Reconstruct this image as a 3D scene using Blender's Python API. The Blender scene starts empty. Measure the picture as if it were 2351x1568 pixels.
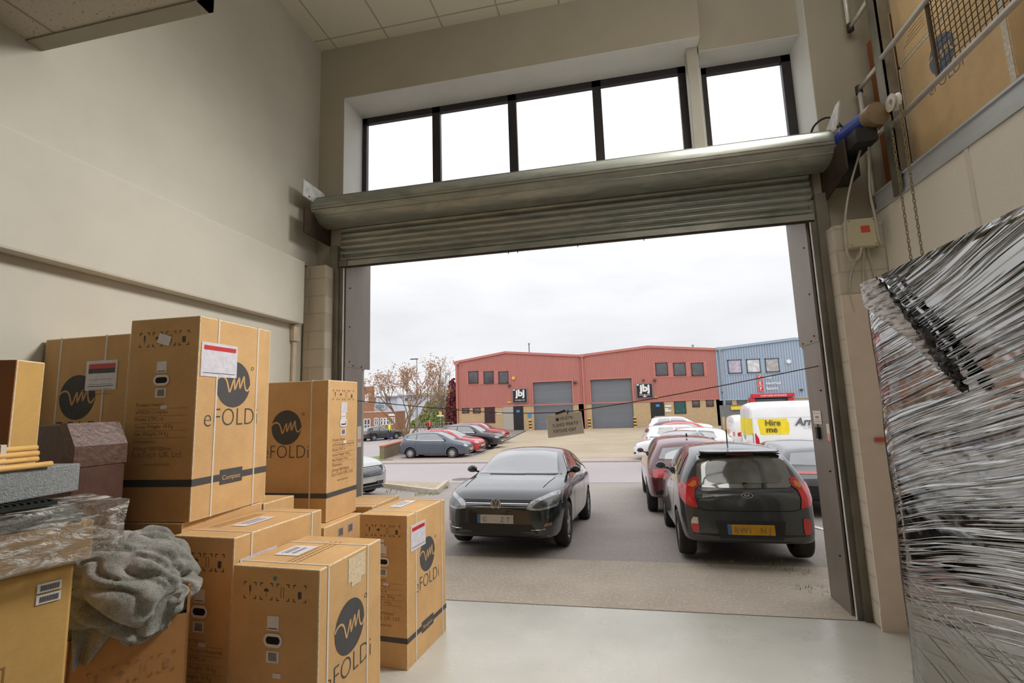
import bpy, bmesh, math, random
from math import sin, cos, pi, radians, sqrt, atan2
from mathutils import Vector, Matrix, noise as mnoise
from mathutils.bvhtree import BVHTree
from mathutils.geometry import delaunay_2d_cdt
random.seed(7)
SC = bpy.context.scene
COL = SC.collection
# ------------------------------------------------------------------ camera maths (2351 x 1568 frame)
FPX, CX, CY, EYE = 1108.0, 1175.5, 784.0, 2.05
def _n(v): v = Vector(v); v.normalize(); return v
_ydir = _n((1410 - CX, 925 - CY, FPX))
_x = -_n((-4250 - CX, 1110 - CY, FPX)); _x = _x - _ydir * _x.dot(_ydir); _xdir = _n(_x)
_zdir = _xdir.cross(_ydir)
ROWS = [Vector((_xdir[i], _ydir[i], _zdir[i])) for i in range(3)]      # camera right / down / forward in world axes
CAMP = Vector((0, 0, EYE))
def ray(u, v):
    d = ((u - CX) / FPX, (v - CY) / FPX, 1.0)
    return ROWS[0] * d[0] + ROWS[1] * d[1] + ROWS[2] * d[2]
def at(u, v, ax, val):
    d = ray(u, v); i = 'XYZ'.index(ax)
    return CAMP + d * ((val - CAMP[i]) / d[i])
GP = [(-50, 0), (7.2, 0), (10.2, -.26), (25.6, -.70), (400, -.70)]
def gz(y):
    for (a, za), (b, zb) in zip(GP, GP[1:]):
        if y <= b: return za + (zb - za) * (y - a) / (b - a)
    return GP[-1][1]
def G(u, v):
    y = 8.0
    for _ in range(60):
        p = at(u, v, 'Z', gz(y)); y = .5 * y + .5 * p.y
    return at(u, v, 'Z', gz(y))
# ------------------------------------------------------------------ object helpers
def tag(o, label=None, cat=None, group=None, kind=None):
    if label: o['label'] = label
    if cat: o['category'] = cat
    if group: o['group'] = group
    if kind: o['kind'] = kind
    return o
def empty(name, loc=(0, 0, 0), rz=0, label=None, cat=None, group=None, rx=0):
    o = bpy.data.objects.new(name, None); COL.objects.link(o)
    o.location = loc; o.rotation_euler = (rx, 0, rz); o.empty_display_size = .1
    return tag(o, label, cat, group)
def copy_tree(o, parent=None):
    c = o.copy(); COL.objects.link(c); c.parent = parent
    for ch in list(o.children): copy_tree(ch, c)
    return c
class MB:
    def __init__(s): s.v = []; s.f = []; s.m = []; s.mi = 0
    def add(s, vs, fs, mi=None):
        b = len(s.v); s.v += [tuple(v) for v in vs]
        s.f += [tuple(b + i for i in f) for f in fs]
        s.m += [s.mi if mi is None else mi] * len(fs); return s
    def box(s, lo, hi, mi=None, M=None):
        x0, y0, z0 = lo; x1, y1, z1 = hi
        vs = [Vector(p) for p in ((x0,y0,z0),(x1,y0,z0),(x1,y1,z0),(x0,y1,z0),(x0,y0,z1),(x1,y0,z1),(x1,y1,z1),(x0,y1,z1))]
        if M: vs = [M @ v for v in vs]
        return s.add(vs, [(0,3,2,1),(4,5,6,7),(0,1,5,4),(1,2,6,5),(2,3,7,6),(3,0,4,7)], mi)
    def bar(s, a, b, w, h, mi=None, up=(0, 0, 1)):
        a = Vector(a); b = Vector(b); d = (b - a); L = d.length; d.normalize()
        r = d.cross(Vector(up))
        if r.length < 1e-4: r = d.cross(Vector((0, 1, 0)))
        r.normalize(); u = r.cross(d)
        M = Matrix(((r.x,d.x,u.x,a.x),(r.y,d.y,u.y,a.y),(r.z,d.z,u.z,a.z),(0,0,0,1)))
        return s.box((-w/2, 0, -h/2), (w/2, L, h/2), mi, M)
    def tube(s, pts, r, n=8, mi=None, caps=True):
        pts = [Vector(p) for p in pts]; rr = r if isinstance(r, (list, tuple)) else [r] * len(pts)
        rings = []; ref = None
        for i, p in enumerate(pts):
            d = (pts[min(i+1, len(pts)-1)] - pts[max(i-1, 0)]).normalized()
            if ref is None:
                ref = d.cross(Vector((0, 0, 1)))
                if ref.length < 1e-3: ref = d.cross(Vector((1, 0, 0)))
            ref = (ref - d * ref.dot(d)).normalized(); up = d.cross(ref)
            rings.append([p + (ref * cos(2*pi*k/n) + up * sin(2*pi*k/n)) * rr[i] for k in range(n)])
        vs = [v for R in rings for v in R]; fs = []
        for i in range(len(pts) - 1):
            for k in range(n):
                fs.append((i*n+k, i*n+(k+1) % n, (i+1)*n+(k+1) % n, (i+1)*n+k))
        if caps: fs += [tuple(range(n))[::-1], tuple((len(pts)-1)*n + k for k in range(n))]
        return s.add(vs, fs, mi)
    def lathe(s, prof, n=24, M=None, mi=None):          # prof: (radius, x) revolved about local x axis
        vs = []; fs = []
        for r, x in prof:
            for k in range(n): vs.append(Vector((x, r*cos(2*pi*k/n), r*sin(2*pi*k/n))))
        for i in range(len(prof)-1):
            for k in range(n): fs.append((i*n+k, i*n+(k+1) % n, (i+1)*n+(k+1) % n, (i+1)*n+k))
        if M: vs = [M @ v for v in vs]
        return s.add(vs, fs, mi)
    def poly(s, pts, mi=None): return s.add(pts, [tuple(range(len(pts)))], mi)
    def prism(s, pts, d, mi=None):
        n = len(pts); d = Vector(d); a = [Vector(p) for p in pts]; b = [p + d for p in a]
        fs = [tuple(range(n))[::-1], tuple(range(n, 2*n))] + [(i, (i+1) % n, n+(i+1) % n, n+i) for i in range(n)]
        return s.add(a + b, fs, mi)
    def build(s, name, mats, parent=None, smooth=False, bevel=0, bevmat=-1, fix=True):
        me = bpy.data.meshes.new(name); me.from_pydata(s.v, [], s.f)
        mats = mats if isinstance(mats, (list, tuple)) else [mats]
        for m in mats: me.materials.append(m)
        me.polygons.foreach_set('material_index', s.m)
        if fix or bevel:
            bm = bmesh.new(); bm.from_mesh(me)
            if bevel:
                bmesh.ops.bevel(bm, geom=list(bm.edges), offset=bevel, segments=2, affect='EDGES', profile=.6, material=bevmat)
            bmesh.ops.recalc_face_normals(bm, faces=bm.faces); bm.to_mesh(me); bm.free()
        if smooth: me.polygons.foreach_set('use_smooth', [True] * len(me.polygons))
        me.update()
        o = bpy.data.objects.new(name, me); COL.objects.link(o)
        if parent: o.parent = parent
        return o
def one(name, mats, fn, parent=None, **k):
    mb = MB(); fn(mb); return mb.build(name, mats, parent, **k)
# ------------------------------------------------------------------ text
_tc = {}
def text2d(txt, size, off=0.0, align='LEFT', shear=0.0, space=1.0):
    key = (txt, off, shear, space)
    if key not in _tc:
        cu = bpy.data.curves.new('t', 'FONT'); cu.body = txt; cu.size = 1; cu.offset = off; cu.shear = shear; cu.space_character = space
        cu.resolution_u = 3
        o = bpy.data.objects.new('t', cu); COL.objects.link(o)
        dg = bpy.context.evaluated_depsgraph_get(); dg.update()
        me = o.evaluated_get(dg).to_mesh()
        _tc[key] = ([(v.co.x, v.co.y) for v in me.vertices], [tuple(p.vertices) for p in me.polygons])
        o.evaluated_get(dg).to_mesh_clear()
        bpy.data.objects.remove(o); bpy.data.curves.remove(cu)
    vs, fs = _tc[key]
    if not vs: return [], []
    x0 = min(v[0] for v in vs); x1 = max(v[0] for v in vs)
    dx = {'LEFT': -x0, 'CENTER': -(x0+x1)/2, 'RIGHT': -x1}[align]
    return [((x+dx)*size, y*size) for x, y in vs], fs
def text_w(txt, w, **k):                                    # scaled so that its width is w
    vs, fs = text2d(txt, 1, **k); ww = max(v[0] for v in vs) - min(v[0] for v in vs)
    return [(x*w/ww, y*w/ww) for x, y in vs], fs
class Frame:                                                # a flat face in space: origin, u (reading direction), v (up)
    def __init__(s, o, u, v):
        s.o = Vector(o); s.u = Vector(u).normalized(); s.v = Vector(v).normalized(); s.n = s.u.cross(s.v)
    def p(s, x, y, e=0): return s.o + s.u*x + s.v*y + s.n*e
    def text(s, mb, txt, x, y, size=None, w=None, mi=0, e=.002, sy=1, **k):
        vs, fs = text_w(txt, w, **k) if w else text2d(txt, size, **k)
        mb.add([s.p(x+a, y+b*sy, e) for a, b in vs], fs, mi)
    def rect(s, mb, x0, y0, x1, y1, mi=0, e=.0015):
        mb.add([s.p(x0,y0,e), s.p(x1,y0,e), s.p(x1,y1,e), s.p(x0,y1,e)], [(0,1,2,3)], mi)
    def slab(s, mb, x0, y0, x1, y1, t, mi=0, e=0):
        mb.prism([s.p(x0,y0,e), s.p(x1,y0,e), s.p(x1,y1,e), s.p(x0,y1,e)], s.n*t, mi)
    def disc(s, mb, x, y, r, mi=0, e=.0015, n=40, ry=None):
        mb.poly([s.p(x+r*cos(2*pi*k/n), y+(ry or r)*sin(2*pi*k/n), e) for k in range(n)], mi)
    def ribbon(s, mb, pts, w, mi=0, e=.002):
        P = [Vector((a, b)) for a, b in pts]; L = []
        for i in range(len(P)):
            d = (P[min(i+1, len(P)-1)] - P[max(i-1, 0)]).normalized(); n = Vector((-d.y, d.x))*w/2
            L.append((P[i]+n, P[i]-n))
        vs = [s.p(q.x, q.y, e) for a, b in L for q in (a, b)]
        mb.add(vs, [(2*i, 2*i+1, 2*i+3, 2*i+2) for i in range(len(P)-1)], mi)
# ------------------------------------------------------------------ materials
def lin(c):
    if isinstance(c, str):
        c = c.lstrip('#'); c = [int(c[i:i+2], 16)/255 for i in (0, 2, 4)]
    elif max(c) > 1.001: c = [x/255 for x in c]
    return tuple(x/12.92 if x <= .04045 else ((x+.055)/1.055)**2.4 for x in c)
class NT:
    def __init__(s, name):
        s.m = bpy.data.materials.new(name); s.m.use_nodes = True; s.t = s.m.node_tree; s.t.nodes.clear()
        s.out = s.t.nodes.new('ShaderNodeOutputMaterial')
    def n(s, typ, **k):
        nd = s.t.nodes.new(typ)
        for a, b in k.items():
            if a.startswith('i_'):
                nd.inputs[a[2:].replace('_', ' ')].default_value = b
            else: setattr(nd, a, b)
        return nd
    def l(s, a, b): s.t.links.new(a, b)
    def coords(s, scale=(1,1,1), rot=(0,0,0), kind='Object'):
        tc = s.n('ShaderNodeTexCoord'); mp = s.n('ShaderNodeMapping')
        mp.inputs['Scale'].default_value = scale; mp.inputs['Rotation'].default_value = rot
        s.l(tc.outputs[kind], mp.inputs['Vector']); return mp.outputs['Vector']
    def noise(s, scale, detail=4, rough=.55, vec=None, dist=0):
        nd = s.n('ShaderNodeTexNoise'); nd.inputs['Scale'].default_value = scale; nd.inputs['Detail'].default_value = detail
        nd.inputs['Roughness'].default_value = rough; nd.inputs['Distortion'].default_value = dist
        if vec is not None: s.l(vec, nd.inputs['Vector'])
        return nd.outputs['Fac']
    def ramp(s, fac, stops):
        r = s.n('ShaderNodeValToRGB'); e = r.color_ramp.elements
        while len(e) < len(stops): e.new(.5)
        for el, (p, c) in zip(e, stops):
            el.position = p; el.color = (*c, 1) if len(c) == 3 else c
        s.l(fac, r.inputs['Fac']); return r.outputs['Color']
    def mix(s, fac, a, b, mode='MIX'):
        nd = s.n('ShaderNodeMix', data_type='RGBA', blend_type=mode)
        for sock, val in ((nd.inputs[0], fac), (nd.inputs[6], a), (nd.inputs[7], b)):
            if hasattr(val, 'is_output'): s.l(val, sock)
            elif isinstance(val, (int, float)): sock.default_value = val
            else: sock.default_value = (*val, 1)
        return nd.outputs[2]
    def bump(s, h, strength=.3, dist=.01):
        b = s.n('ShaderNodeBump'); b.inputs['Strength'].default_value = strength; b.inputs['Distance'].default_value = dist
        s.l(h, b.inputs['Height']); return b.outputs['Normal']
    def bsdf(s, color, rough=.6, metal=0, normal=None, spec=.5, **k):
        b = s.n('ShaderNodeBsdfPrincipled')
        for nm, val in (('Base Color', color), ('Roughness', rough), ('Metallic', metal), ('Specular IOR Level', spec)):
            if hasattr(val, 'is_output'): s.l(val, b.inputs[nm])
            elif isinstance(val, (int, float)): b.inputs[nm].default_value = val
            else: b.inputs[nm].default_value = (*val, 1)
        if normal is not None: s.l(normal, b.inputs['Normal'])
        for a, v in k.items(): b.inputs[a.replace('_', ' ')].default_value = v
        s.l(b.outputs['BSDF'], s.out.inputs['Surface']); return b
_mc = {}
def M(name, col, rough=.6, metal=0, var=.12, scale=6, bump=0, bscale=40, spec=.5, coat=0, kind='Object', vec=(1,1,1)):
    """painted / plain surface with soft procedural variation"""
    if name in _mc: return _mc[name]
    t = NT(name); c = lin(col); v = t.coords(vec, kind=kind)
    f = t.noise(scale, 5, .6, v)
    lo = tuple(x*(1-var) for x in c); hi = tuple(min(1, x*(1+var)) for x in c)
    colr = t.ramp(f, [(.3, lo), (.7, hi)])
    nrm = t.bump(t.noise(bscale, 4, .6, v), bump, .01) if bump else None
    k = {'Coat_Weight': coat, 'Coat_Roughness': .04} if coat else {}
    t.bsdf(colr, rough, metal, nrm, spec, **k)
    _mc[name] = t.m; return t.m
def brickmat(name, c1, c2, mortar, bw=.225, bh=.075, ms=.01, bump=.3, rough=.85, axes='xz'):
    if name in _mc: return _mc[name]
    t = NT(name); tc = t.n('ShaderNodeTexCoord'); sp = t.n('ShaderNodeSeparateXYZ'); cb = t.n('ShaderNodeCombineXYZ')
    t.l(tc.outputs['Object'], sp.inputs[0])
    t.l(sp.outputs['XYZ'.index(axes[0].upper())], cb.inputs[0]); t.l(sp.outputs['XYZ'.index(axes[1].upper())], cb.inputs[1])
    b = t.n('ShaderNodeTexBrick'); t.l(cb.outputs[0], b.inputs['Vector'])
    b.inputs['Color1'].default_value = (*lin(c1), 1); b.inputs['Color2'].default_value = (*lin(c2), 1); b.inputs['Mortar'].default_value = (*lin(mortar), 1)
    for k, v in (('Scale', 1), ('Mortar Size', ms), ('Brick Width', bw), ('Row Height', bh), ('Mortar Smooth', .2)): b.inputs[k].default_value = v
    f = t.noise(9, 5, .6, tc.outputs['Object'])
    col = t.mix(.35, b.outputs['Color'], t.ramp(f, [(.3, lin(c1)), (.7, lin(c2))]))
    nr = t.bump(b.outputs['Fac'], -bump, .01)
    t.bsdf(col, rough, 0, nr, .3); _mc[name] = t.m; return t.m
# ================================================================== camera, sky, lamps
cam = bpy.data.cameras.new('camera'); co = bpy.data.objects.new('camera', cam); COL.objects.link(co)
cam.sensor_fit = 'HORIZONTAL'; cam.sensor_width = 36; cam.lens = FPX / 2351 * 36; cam.clip_start = .05; cam.clip_end = 600
r_, u_, f_ = ROWS[0], -ROWS[1], ROWS[2]
co.matrix_world = Matrix(((r_.x, u_.x, -f_.x, 0), (r_.y, u_.y, -f_.y, 0), (r_.z, u_.z, -f_.z, EYE), (0, 0, 0, 1)))
SC.camera = co
SC.view_settings.view_transform = 'Standard'; SC.view_settings.look = 'None'; SC.view_settings.exposure = 0; SC.view_settings.gamma = 1
try:
    SC.cycles.use_denoising = True; SC.cycles.use_adaptive_sampling = True; SC.cycles.adaptive_threshold = .06; SC.cycles.adaptive_min_samples = 12; SC.cycles.max_bounces = 7; SC.cycles.diffuse_bounces = 3; SC.cycles.glossy_bounces = 3
    SC.cycles.transparent_max_bounces = 8; SC.cycles.sample_clamp_indirect = 6; SC.cycles.caustics_reflective = False; SC.cycles.caustics_refractive = False
except Exception: pass
w = bpy.data.worlds.new('overcast_sky'); SC.world = w; w.use_nodes = True; nt = w.node_tree; nt.nodes.clear()
def wn(t, **k):
    n = nt.nodes.new(t)
    for a, b in k.items(): setattr(n, a, b)
    return n
wo = wn('ShaderNodeOutputWorld'); bg = wn('ShaderNodeBackground'); tc = wn('ShaderNodeTexCoord'); mp = wn('ShaderNodeMapping')
mp.inputs['Scale'].default_value = (1, 1, 3.2)
no = wn('ShaderNodeTexNoise'); no.inputs['Scale'].default_value = 2.6; no.inputs['Detail'].default_value = 7; no.inputs['Roughness'].default_value = .55
cr = wn('ShaderNodeValToRGB'); e = cr.color_ramp.elements
e[0].position = .36; e[0].color = (.84, .855, .89, 1); e[1].position = .62; e[1].color = (.97, .975, 1, 1)
sx = wn('ShaderNodeSeparateXYZ'); gr = wn('ShaderNodeValToRGB'); ge = gr.color_ramp.elements
ge[0].position = 0; ge[0].color = (.92, .92, .93, 1); ge[1].position = .55; ge[1].color = (1.75, 1.75, 1.75, 1)
m1 = ge.new(.2); m1.color = (1.0, 1.0, 1.0, 1); m2 = ge.new(.36); m2.color = (1.22, 1.22, 1.22, 1)
mx = wn('ShaderNodeMix', data_type='RGBA', blend_type='MULTIPLY'); mx.inputs[0].default_value = 1
for a, b in ((tc.outputs['Generated'], mp.inputs['Vector']), (mp.outputs['Vector'], no.inputs['Vector']), (no.outputs['Fac'], cr.inputs['Fac']),
             (tc.outputs['Generated'], sx.inputs[0]), (sx.outputs['Z'], gr.inputs['Fac']), (cr.outputs['Color'], mx.inputs[6]), (gr.outputs['Color'], mx.inputs[7]),
             (mx.outputs[2], bg.inputs['Color']), (bg.outputs['Background'], wo.inputs['Surface'])): nt.links.new(a, b)
bg.inputs['Strength'].default_value = 1.0
def lamp(name, typ, loc, target, energy, size=1, sy=None, color=(1, 1, 1)):
    l = bpy.data.lights.new(name, typ); l.energy = energy; l.color = color
    if typ == 'AREA':
        l.shape = 'RECTANGLE'; l.size = size; l.size_y = sy or size
    elif typ == 'SUN': l.angle = radians(size)
    o = bpy.data.objects.new(name, l); COL.objects.link(o); o.location = loc
    o.rotation_euler = (Vector(target) - Vector(loc)).to_track_quat('-Z', 'Y').to_euler(); return o
lamp('sun', 'SUN', (10, -20, 40), (0, 10, 0), .45, 40, color=(1, .96, .9))
kl = lamp('added_key_spot', 'SPOT', (2.0, 4.75, 6.3), (-1.9, 2.3, 1.2), 1550, color=(1, .985, .955)).data; kl.spot_size = radians(92); kl.spot_blend = 1; kl.shadow_soft_size = .7  # added unseen spot standing in for daylight from the door
lamp('added_fill_point', 'POINT', (1.4, 2.2, 6.0), (0, 0, 0), 74, color=(1, .985, .955)).data.shadow_soft_size = .9  # added unseen fill light for ceiling, mezzanine and partition
lamp('added_rear_fill', 'AREA', (.3, -2.6, 5.2), (-.4, 3.5, 2.2), 10, 3, 2, (1, .93, .84))  # added unseen fill light for faces turned away from the door
# ================================================================== room shell
WALL = M('painted_plaster', (203, 198, 184), .75, var=.05, scale=1.5, bump=.05, bscale=120, spec=.25)
WALLF = M('painted_front_wall', (182, 174, 156), .8, var=.05, scale=1.7, bump=.06, bscale=110, spec=.2)
WHITE = M('white_reveal_paint', (222, 222, 216), .7, var=.03)
BLOCK = brickmat('painted_blockwork', (206, 196, 178), (196, 186, 168), (176, 166, 150), .44, .215, .012, .35, .8)
def tilemat(name, w, c, line, speck=0):
    t = NT(name); tcn = t.n('ShaderNodeTexCoord'); b = t.n('ShaderNodeTexBrick'); mpp = t.n('ShaderNodeMapping')
    mpp.inputs['Location'].default_value = (3.35 + w*10, 5.3 + w*10, 0)
    t.l(tcn.outputs['Object'], mpp.inputs['Vector']); t.l(mpp.outputs['Vector'], b.inputs['Vector'])
    b.offset = 0; b.inputs['Scale'].default_value = 1; b.inputs['Brick Width'].default_value = w; b.inputs['Row Height'].default_value = w
    b.inputs['Mortar Size'].default_value = .012; b.inputs['Mortar Smooth'].default_value = .3
    b.inputs['Color1'].default_value = b.inputs['Color2'].default_value = (*lin(c), 1); b.inputs['Mortar'].default_value = (*lin(line), 1)
    col = b.outputs['Color']
    if speck:
        v = t.n('ShaderNodeTexNoise'); v.inputs['Scale'].default_value = speck; v.inputs['Detail'].default_value = 2; t.l(tcn.outputs['Object'], v.inputs['Vector'])
        col = t.mix(t.ramp(v.outputs['Fac'], [(.64, (0,)*3), (.70, (1,)*3)]), col, lin((96, 86, 72)))
    t.bsdf(col, .85, 0, t.bump(b.outputs['Fac'], -.2, .01), .2); return t.m
CEIL = tilemat('ceiling_tiles', .745, (232, 227, 210), (190, 182, 162))
SOFT = tilemat('speckled_acoustic_tile', 1.4, (186, 178, 164), (150, 142, 128), 60)
def floormat():
    t = NT('painted_concrete_floor'); v = t.coords()
    c = t.ramp(t.noise(.9, 6, .6, v), [(.3, lin((176, 174, 164))), (.7, lin((196, 193, 183)))])
    st = t.ramp(t.noise(3.5, 8, .7, t.coords((1, .35, 1), (0, 0, .5)), 1.2), [(.66, (0,)*3), (.86, (1,)*3)])
    c = t.mix(t.mix(.3, (0, 0, 0), st), c, lin((150, 142, 128)))
    sp = t.ramp(t.noise(42, 2, .5, v), [(.70, (0,)*3), (.74, (1,)*3)]); c = t.mix(t.mix(.45, (0, 0, 0), sp), c, lin((112, 102, 88)))
    t.bsdf(c, t.ramp(t.noise(2, 5, .6, v), [(.3, (.22,)*3), (.75, (.42,)*3)]), 0, t.bump(t.noise(30, 4, .6, v), .04, .01), .5); return t.m
FLOOR = floormat()
S = lambda o: tag(o, kind='structure')
YF = 5.30
S(one('floor', FLOOR, lambda b: b.box((-4.2, -4, -.3), (6.4, 5.262, 0))))
def wf(b):
    b.box((-4.2, YF, 0), (-3.231, 5.88, 7.3))
    b.box((-3.231, 5.36, 4.02), (2.2, 5.88, 4.74)); b.box((-3.231, YF, 6.128), (1.194, 5.88, 7.3))
    b.box((1.194, 5.46, 6.06), (2.27, 5.88, 7.3)); b.box((2.27, YF, 0), (6.4, 5.88, 7.3)); b.box((2.16, YF+.02, 0), (2.27, 5.88, 4.74))
    b.mi = 1
    b.box((-3.233, YF+.004, 4.74), (-3.225, 5.84, 6.128)); b.box((-3.231, YF+.004, 6.12), (1.19, 5.84, 6.1285))
    b.box((1.2, 5.464, 6.052), (2.265, 5.84, 6.0605)); b.box((2.262, YF+.002, 4.74), (2.2715, 5.84, 7.28)); b.box((1.105, 5.74, 4.74), (1.262, 5.86, 6.13))
    b.box((-3.23, 5.4, 4.735), (2.265, 5.84, 4.745))
S(one('wall_front', [WALLF, WHITE], wf))
S(one('wall_left', WALL, lambda b: (b.box((-4.2, -4, 3.834), (-3.58, YF, 7.3)), b.box((-4.2, -4, 0), (-3.62, YF, 3.834)))))
S(one('trim_left', WALL, lambda b: b.box((-3.62, -4, 3.08), (-3.50, 4.96, 3.834)), bevel=.018))
S(one('ceiling', CEIL, lambda b: b.box((-4.2, -4, 6.87), (6.4, YF+.02, 7.1))))
S(one('wall_back', WALL, lambda b: b.box((-4.2, -4.2, 0), (6.4, -4, 7.3))))
S(one('wall_right', WALL, lambda b: b.box((6.2, -4, 0), (6.4, YF, 7.3))))
# lining below the mezzanine edge: speckled boards with slim joint covers
def part(b):
    b.box((2.62, -4, 0), (2.74, 5.29, 3.80)); b.mi = 1
    for y in (3.92, 2.70, 1.48, .26): b.box((2.612, y-.02, 0), (2.62, y+.02, 3.80))
BOARD = M('speckled_board', (234, 228, 216), .85, var=.05, scale=90, bump=.1, bscale=90, spec=.2)
S(one('wall_partition', [BOARD, M('joint_strip', (222, 215, 203), .6, var=.03)], part))
S(one('trim_1', [SOFT, M('grey_soffit_trim', (150, 144, 128), .6, var=.05)], lambda b: (b.box((-3.58, -4, 4.5), (-2.28, 2.14, 4.62)), setattr(b, 'mi', 1),
    b.box((-3.58, 2.14, 4.488), (-2.25, 2.235, 4.62)), b.box((-2.28, -4, 4.488), (-2.25, 2.235, 4.62)))))
# block pillars either side of the door
S(one('pillar_left', BLOCK, lambda b: b.box((-3.60, 5.08, 0), (-3.30, YF, 3.82)), bevel=.02))
def pr_(b): b.box((2.185, 5.08, .0), (2.62, YF, 3.70))
S(one('pillar_right', BLOCK, pr_, bevel=.02))
S(one('baseboard_right', M('pinkish_pillar_base', (224, 206, 190), .7, var=.05), lambda b: (b.box((2.17, 5.055, 0), (2.62, 5.08, .16)), b.box((2.175, 5.06, .16), (2.62, 5.08, .185)), b.box((2.18, 5.066, .185), (2.62, 5.08, 3.0)))))
# sheet metal linings of the door opening, seen edge on through the doorway
JAMB = M('grey_sheet_lining', (138, 128, 118), .5, .25, var=.12, scale=2.2, vec=(1, 1, .35))
SCREW = M('dark_screw', (60, 46, 38), .6)
def jamb(b, x, s, yl, yu):
    b.box((min(x, x+.02*s), 5.37, 0), (max(x, x+.02*s), yl, 2.60)); b.box((min(x-.004*s, x+.02*s), 5.37, 2.60), (max(x-.004*s, x+.02*s), yu, 4.05))
    b.prism([(x-.002*s, yl, 2.56), (x-.002*s, yu, 2.66), (x-.002*s, yl, 2.66)], (.02*s, 0, 0)); b.mi = 1
    for z in (.5, 1.3, 2.1, 2.66, 3.1, 3.6): b.box((x-.012*s if s > 0 else x, 5.46, z), (x if s > 0 else x+.012, 5.475, z+.015))
    for y in (5.55, yl-.04): b.box((x-.012*s if s > 0 else x, y, 2.615), (x if s > 0 else x+.012, y+.015, 2.63))
S(one('trim_2', [JAMB, SCREW], lambda b: jamb(b, 2.065, 1, 5.82, 5.90)))
S(one('trim_3', [JAMB, SCREW], lambda b: jamb(b, -3.21, -1, 5.80, 5.99)))
# windows
GLASS = NT('window_glass'); g1 = GLASS.n('ShaderNodeBsdfTransparent'); g2 = GLASS.n('ShaderNodeBsdfGlossy'); g2.inputs['Roughness'].default_value = .02
gm = GLASS.n('ShaderNodeMixShader'); gm.inputs[0].default_value = .05; GLASS.l(g1.outputs[0], gm.inputs[1]); GLASS.l(g2.outputs[0], gm.inputs[2]); GLASS.l(gm.outputs[0], GLASS.out.inputs[0])
GLASS = GLASS.m
FRAME = M('dark_window_frame', (52, 48, 50), .45, .2, var=.15)
def window(name, x0, x1, ztop, mull, zb=4.74):
    t = empty(name, (0, 5.80, zb)); S(t)
    def fr(b):
        b.box((x0, -.03, 0), (x0+.065, .03, ztop-zb)); b.box((x1-.10, -.03, 0), (x1, .03, ztop-zb)); b.box((x0, -.03, ztop-zb-.085), (x1, .03, ztop-zb)); b.box((x0, -.03, 0), (x1, .03, .07))
        for m in mull: b.box((m-.055, -.03, 0), (m+.055, .03, ztop-zb))
    one('window_frame', FRAME, fr, t)
    xs = [x0+.06] + list(mull) + [x1-.06]
    for a, c in zip(xs, xs[1:]): one('pane', GLASS, lambda b: b.box((a, -.004, .05), (c, .004, ztop-zb-.06)), t)
window('window_1', -3.225, 1.105, 6.12, (-2.137, -1.085, .014))
window('window_2', 1.262, 2.262, 6.052, ())
tag(one('steel_column', M('cream_column', (176, 170, 156), .5, var=.04), lambda b: b.box((1.06, 5.46, 4.70), (1.185, 5.60, 6.13)), bevel=.006),
    'cream painted steel column standing between the four pane and the single pane window', 'column')
# ================================================================== outside ground
def strip(name, pts, dz, mat, kind='structure', label=None, cat=None, step=1.2, thick=0):
    ys = [p[1] for p in pts]; xs = [p[0] for p in pts]
    P = [Vector(p) for p in pts]; n = len(P); E = [(i, (i+1) % n) for i in range(n)]
    dense = []
    for i in range(n):
        a, c = P[i], P[(i+1) % n]; k = max(1, int((c-a).length/step))
        dense += [a.lerp(c, j/k) for j in range(k)]
    n = len(dense); E = [(i, (i+1) % n) for i in range(n)]
    extra = []
    nx = min(40, int((max(xs)-min(xs))/step)); ny = min(60, int((max(ys)-min(ys))/step))
    for i in range(1, nx):
        for j in range(1, ny):
            q = Vector((min(xs)+(max(xs)-min(xs))*i/nx, min(ys)+(max(ys)-min(ys))*j/ny)); extra.append(q)
    vs, _, fs, *_r = delaunay_2d_cdt(dense + extra, [], [list(range(n))], 1, 1e-4)
    mb = MB(); mb.add([(v.x, v.y, gz(v.y)+dz) for v in vs], [tuple(f) for f in fs])
    o = mb.build(name, mat, smooth=True); 
    if thick:
        md = o.modifiers.new('t', 'SOLIDIFY'); md.thickness = thick; md.offset = -1
    return tag(o, label, cat, kind=kind)
def asphalt(name, a, c, speck, sc=60, patch=.25, bump=.25):
    t = NT(name); v = t.coords()
    col = t.ramp(t.noise(patch, 6, .6, v), [(.3, lin(a)), (.7, lin(c))])
    col = t.mix(t.mix(.55, (0, 0, 0), t.ramp(t.noise(sc, 3, .7, v), [(.52, (0,)*3), (.72, (1,)*3)])), col, lin(speck))
    t.bsdf(col, .85, 0, t.bump(t.noise(sc*1.4, 4, .7, v), bump, .01), .3); return t.m
TARMAC = asphalt('car_park_tarmac', (136, 127, 121), (160, 151, 144), (196, 188, 179), 34)
ROADM = asphalt('road_asphalt', (160, 151, 151), (174, 165, 164), (186, 178, 176), 45, .15, .12)
PAVE = asphalt('grey_brown_pavement', (160, 147, 140), (176, 162, 153), (188, 177, 168), 50, .3)
CONC = asphalt('forecourt_concrete', (160, 146, 124), (178, 163, 140), (188, 175, 154), 30, .35, .08)
APRON = asphalt('rough_concrete_apron', (162, 150, 136), (186, 174, 158), (218, 210, 198), 26, .8, .6)
BAYS = asphalt('bay_tarmac', (122, 112, 108), (140, 131, 126), (158, 150, 144), 50, .3)
ys = [-0, 5, 7.2, 8.7, 10.2, 13, 18, 25.6, 60, 140, 380]
strip('ground', [(-180, 6.2), (150, 6.2), (150, 320), (-180, 320)], -.03, TARMAC, step=6)
strip('ground', [(-14, 5.262), (14, 5.262), (14, 6.2), (-14, 6.2)], -.03, TARMAC)
S(one('threshold_line', M('threshold_joint', (92, 80, 66), .9), lambda b: b.box((-3.6, 5.256, -.02), (3, 5.268, .002)))) 
ap = [G(1030, 1275), G(1880, 1303)]
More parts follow.
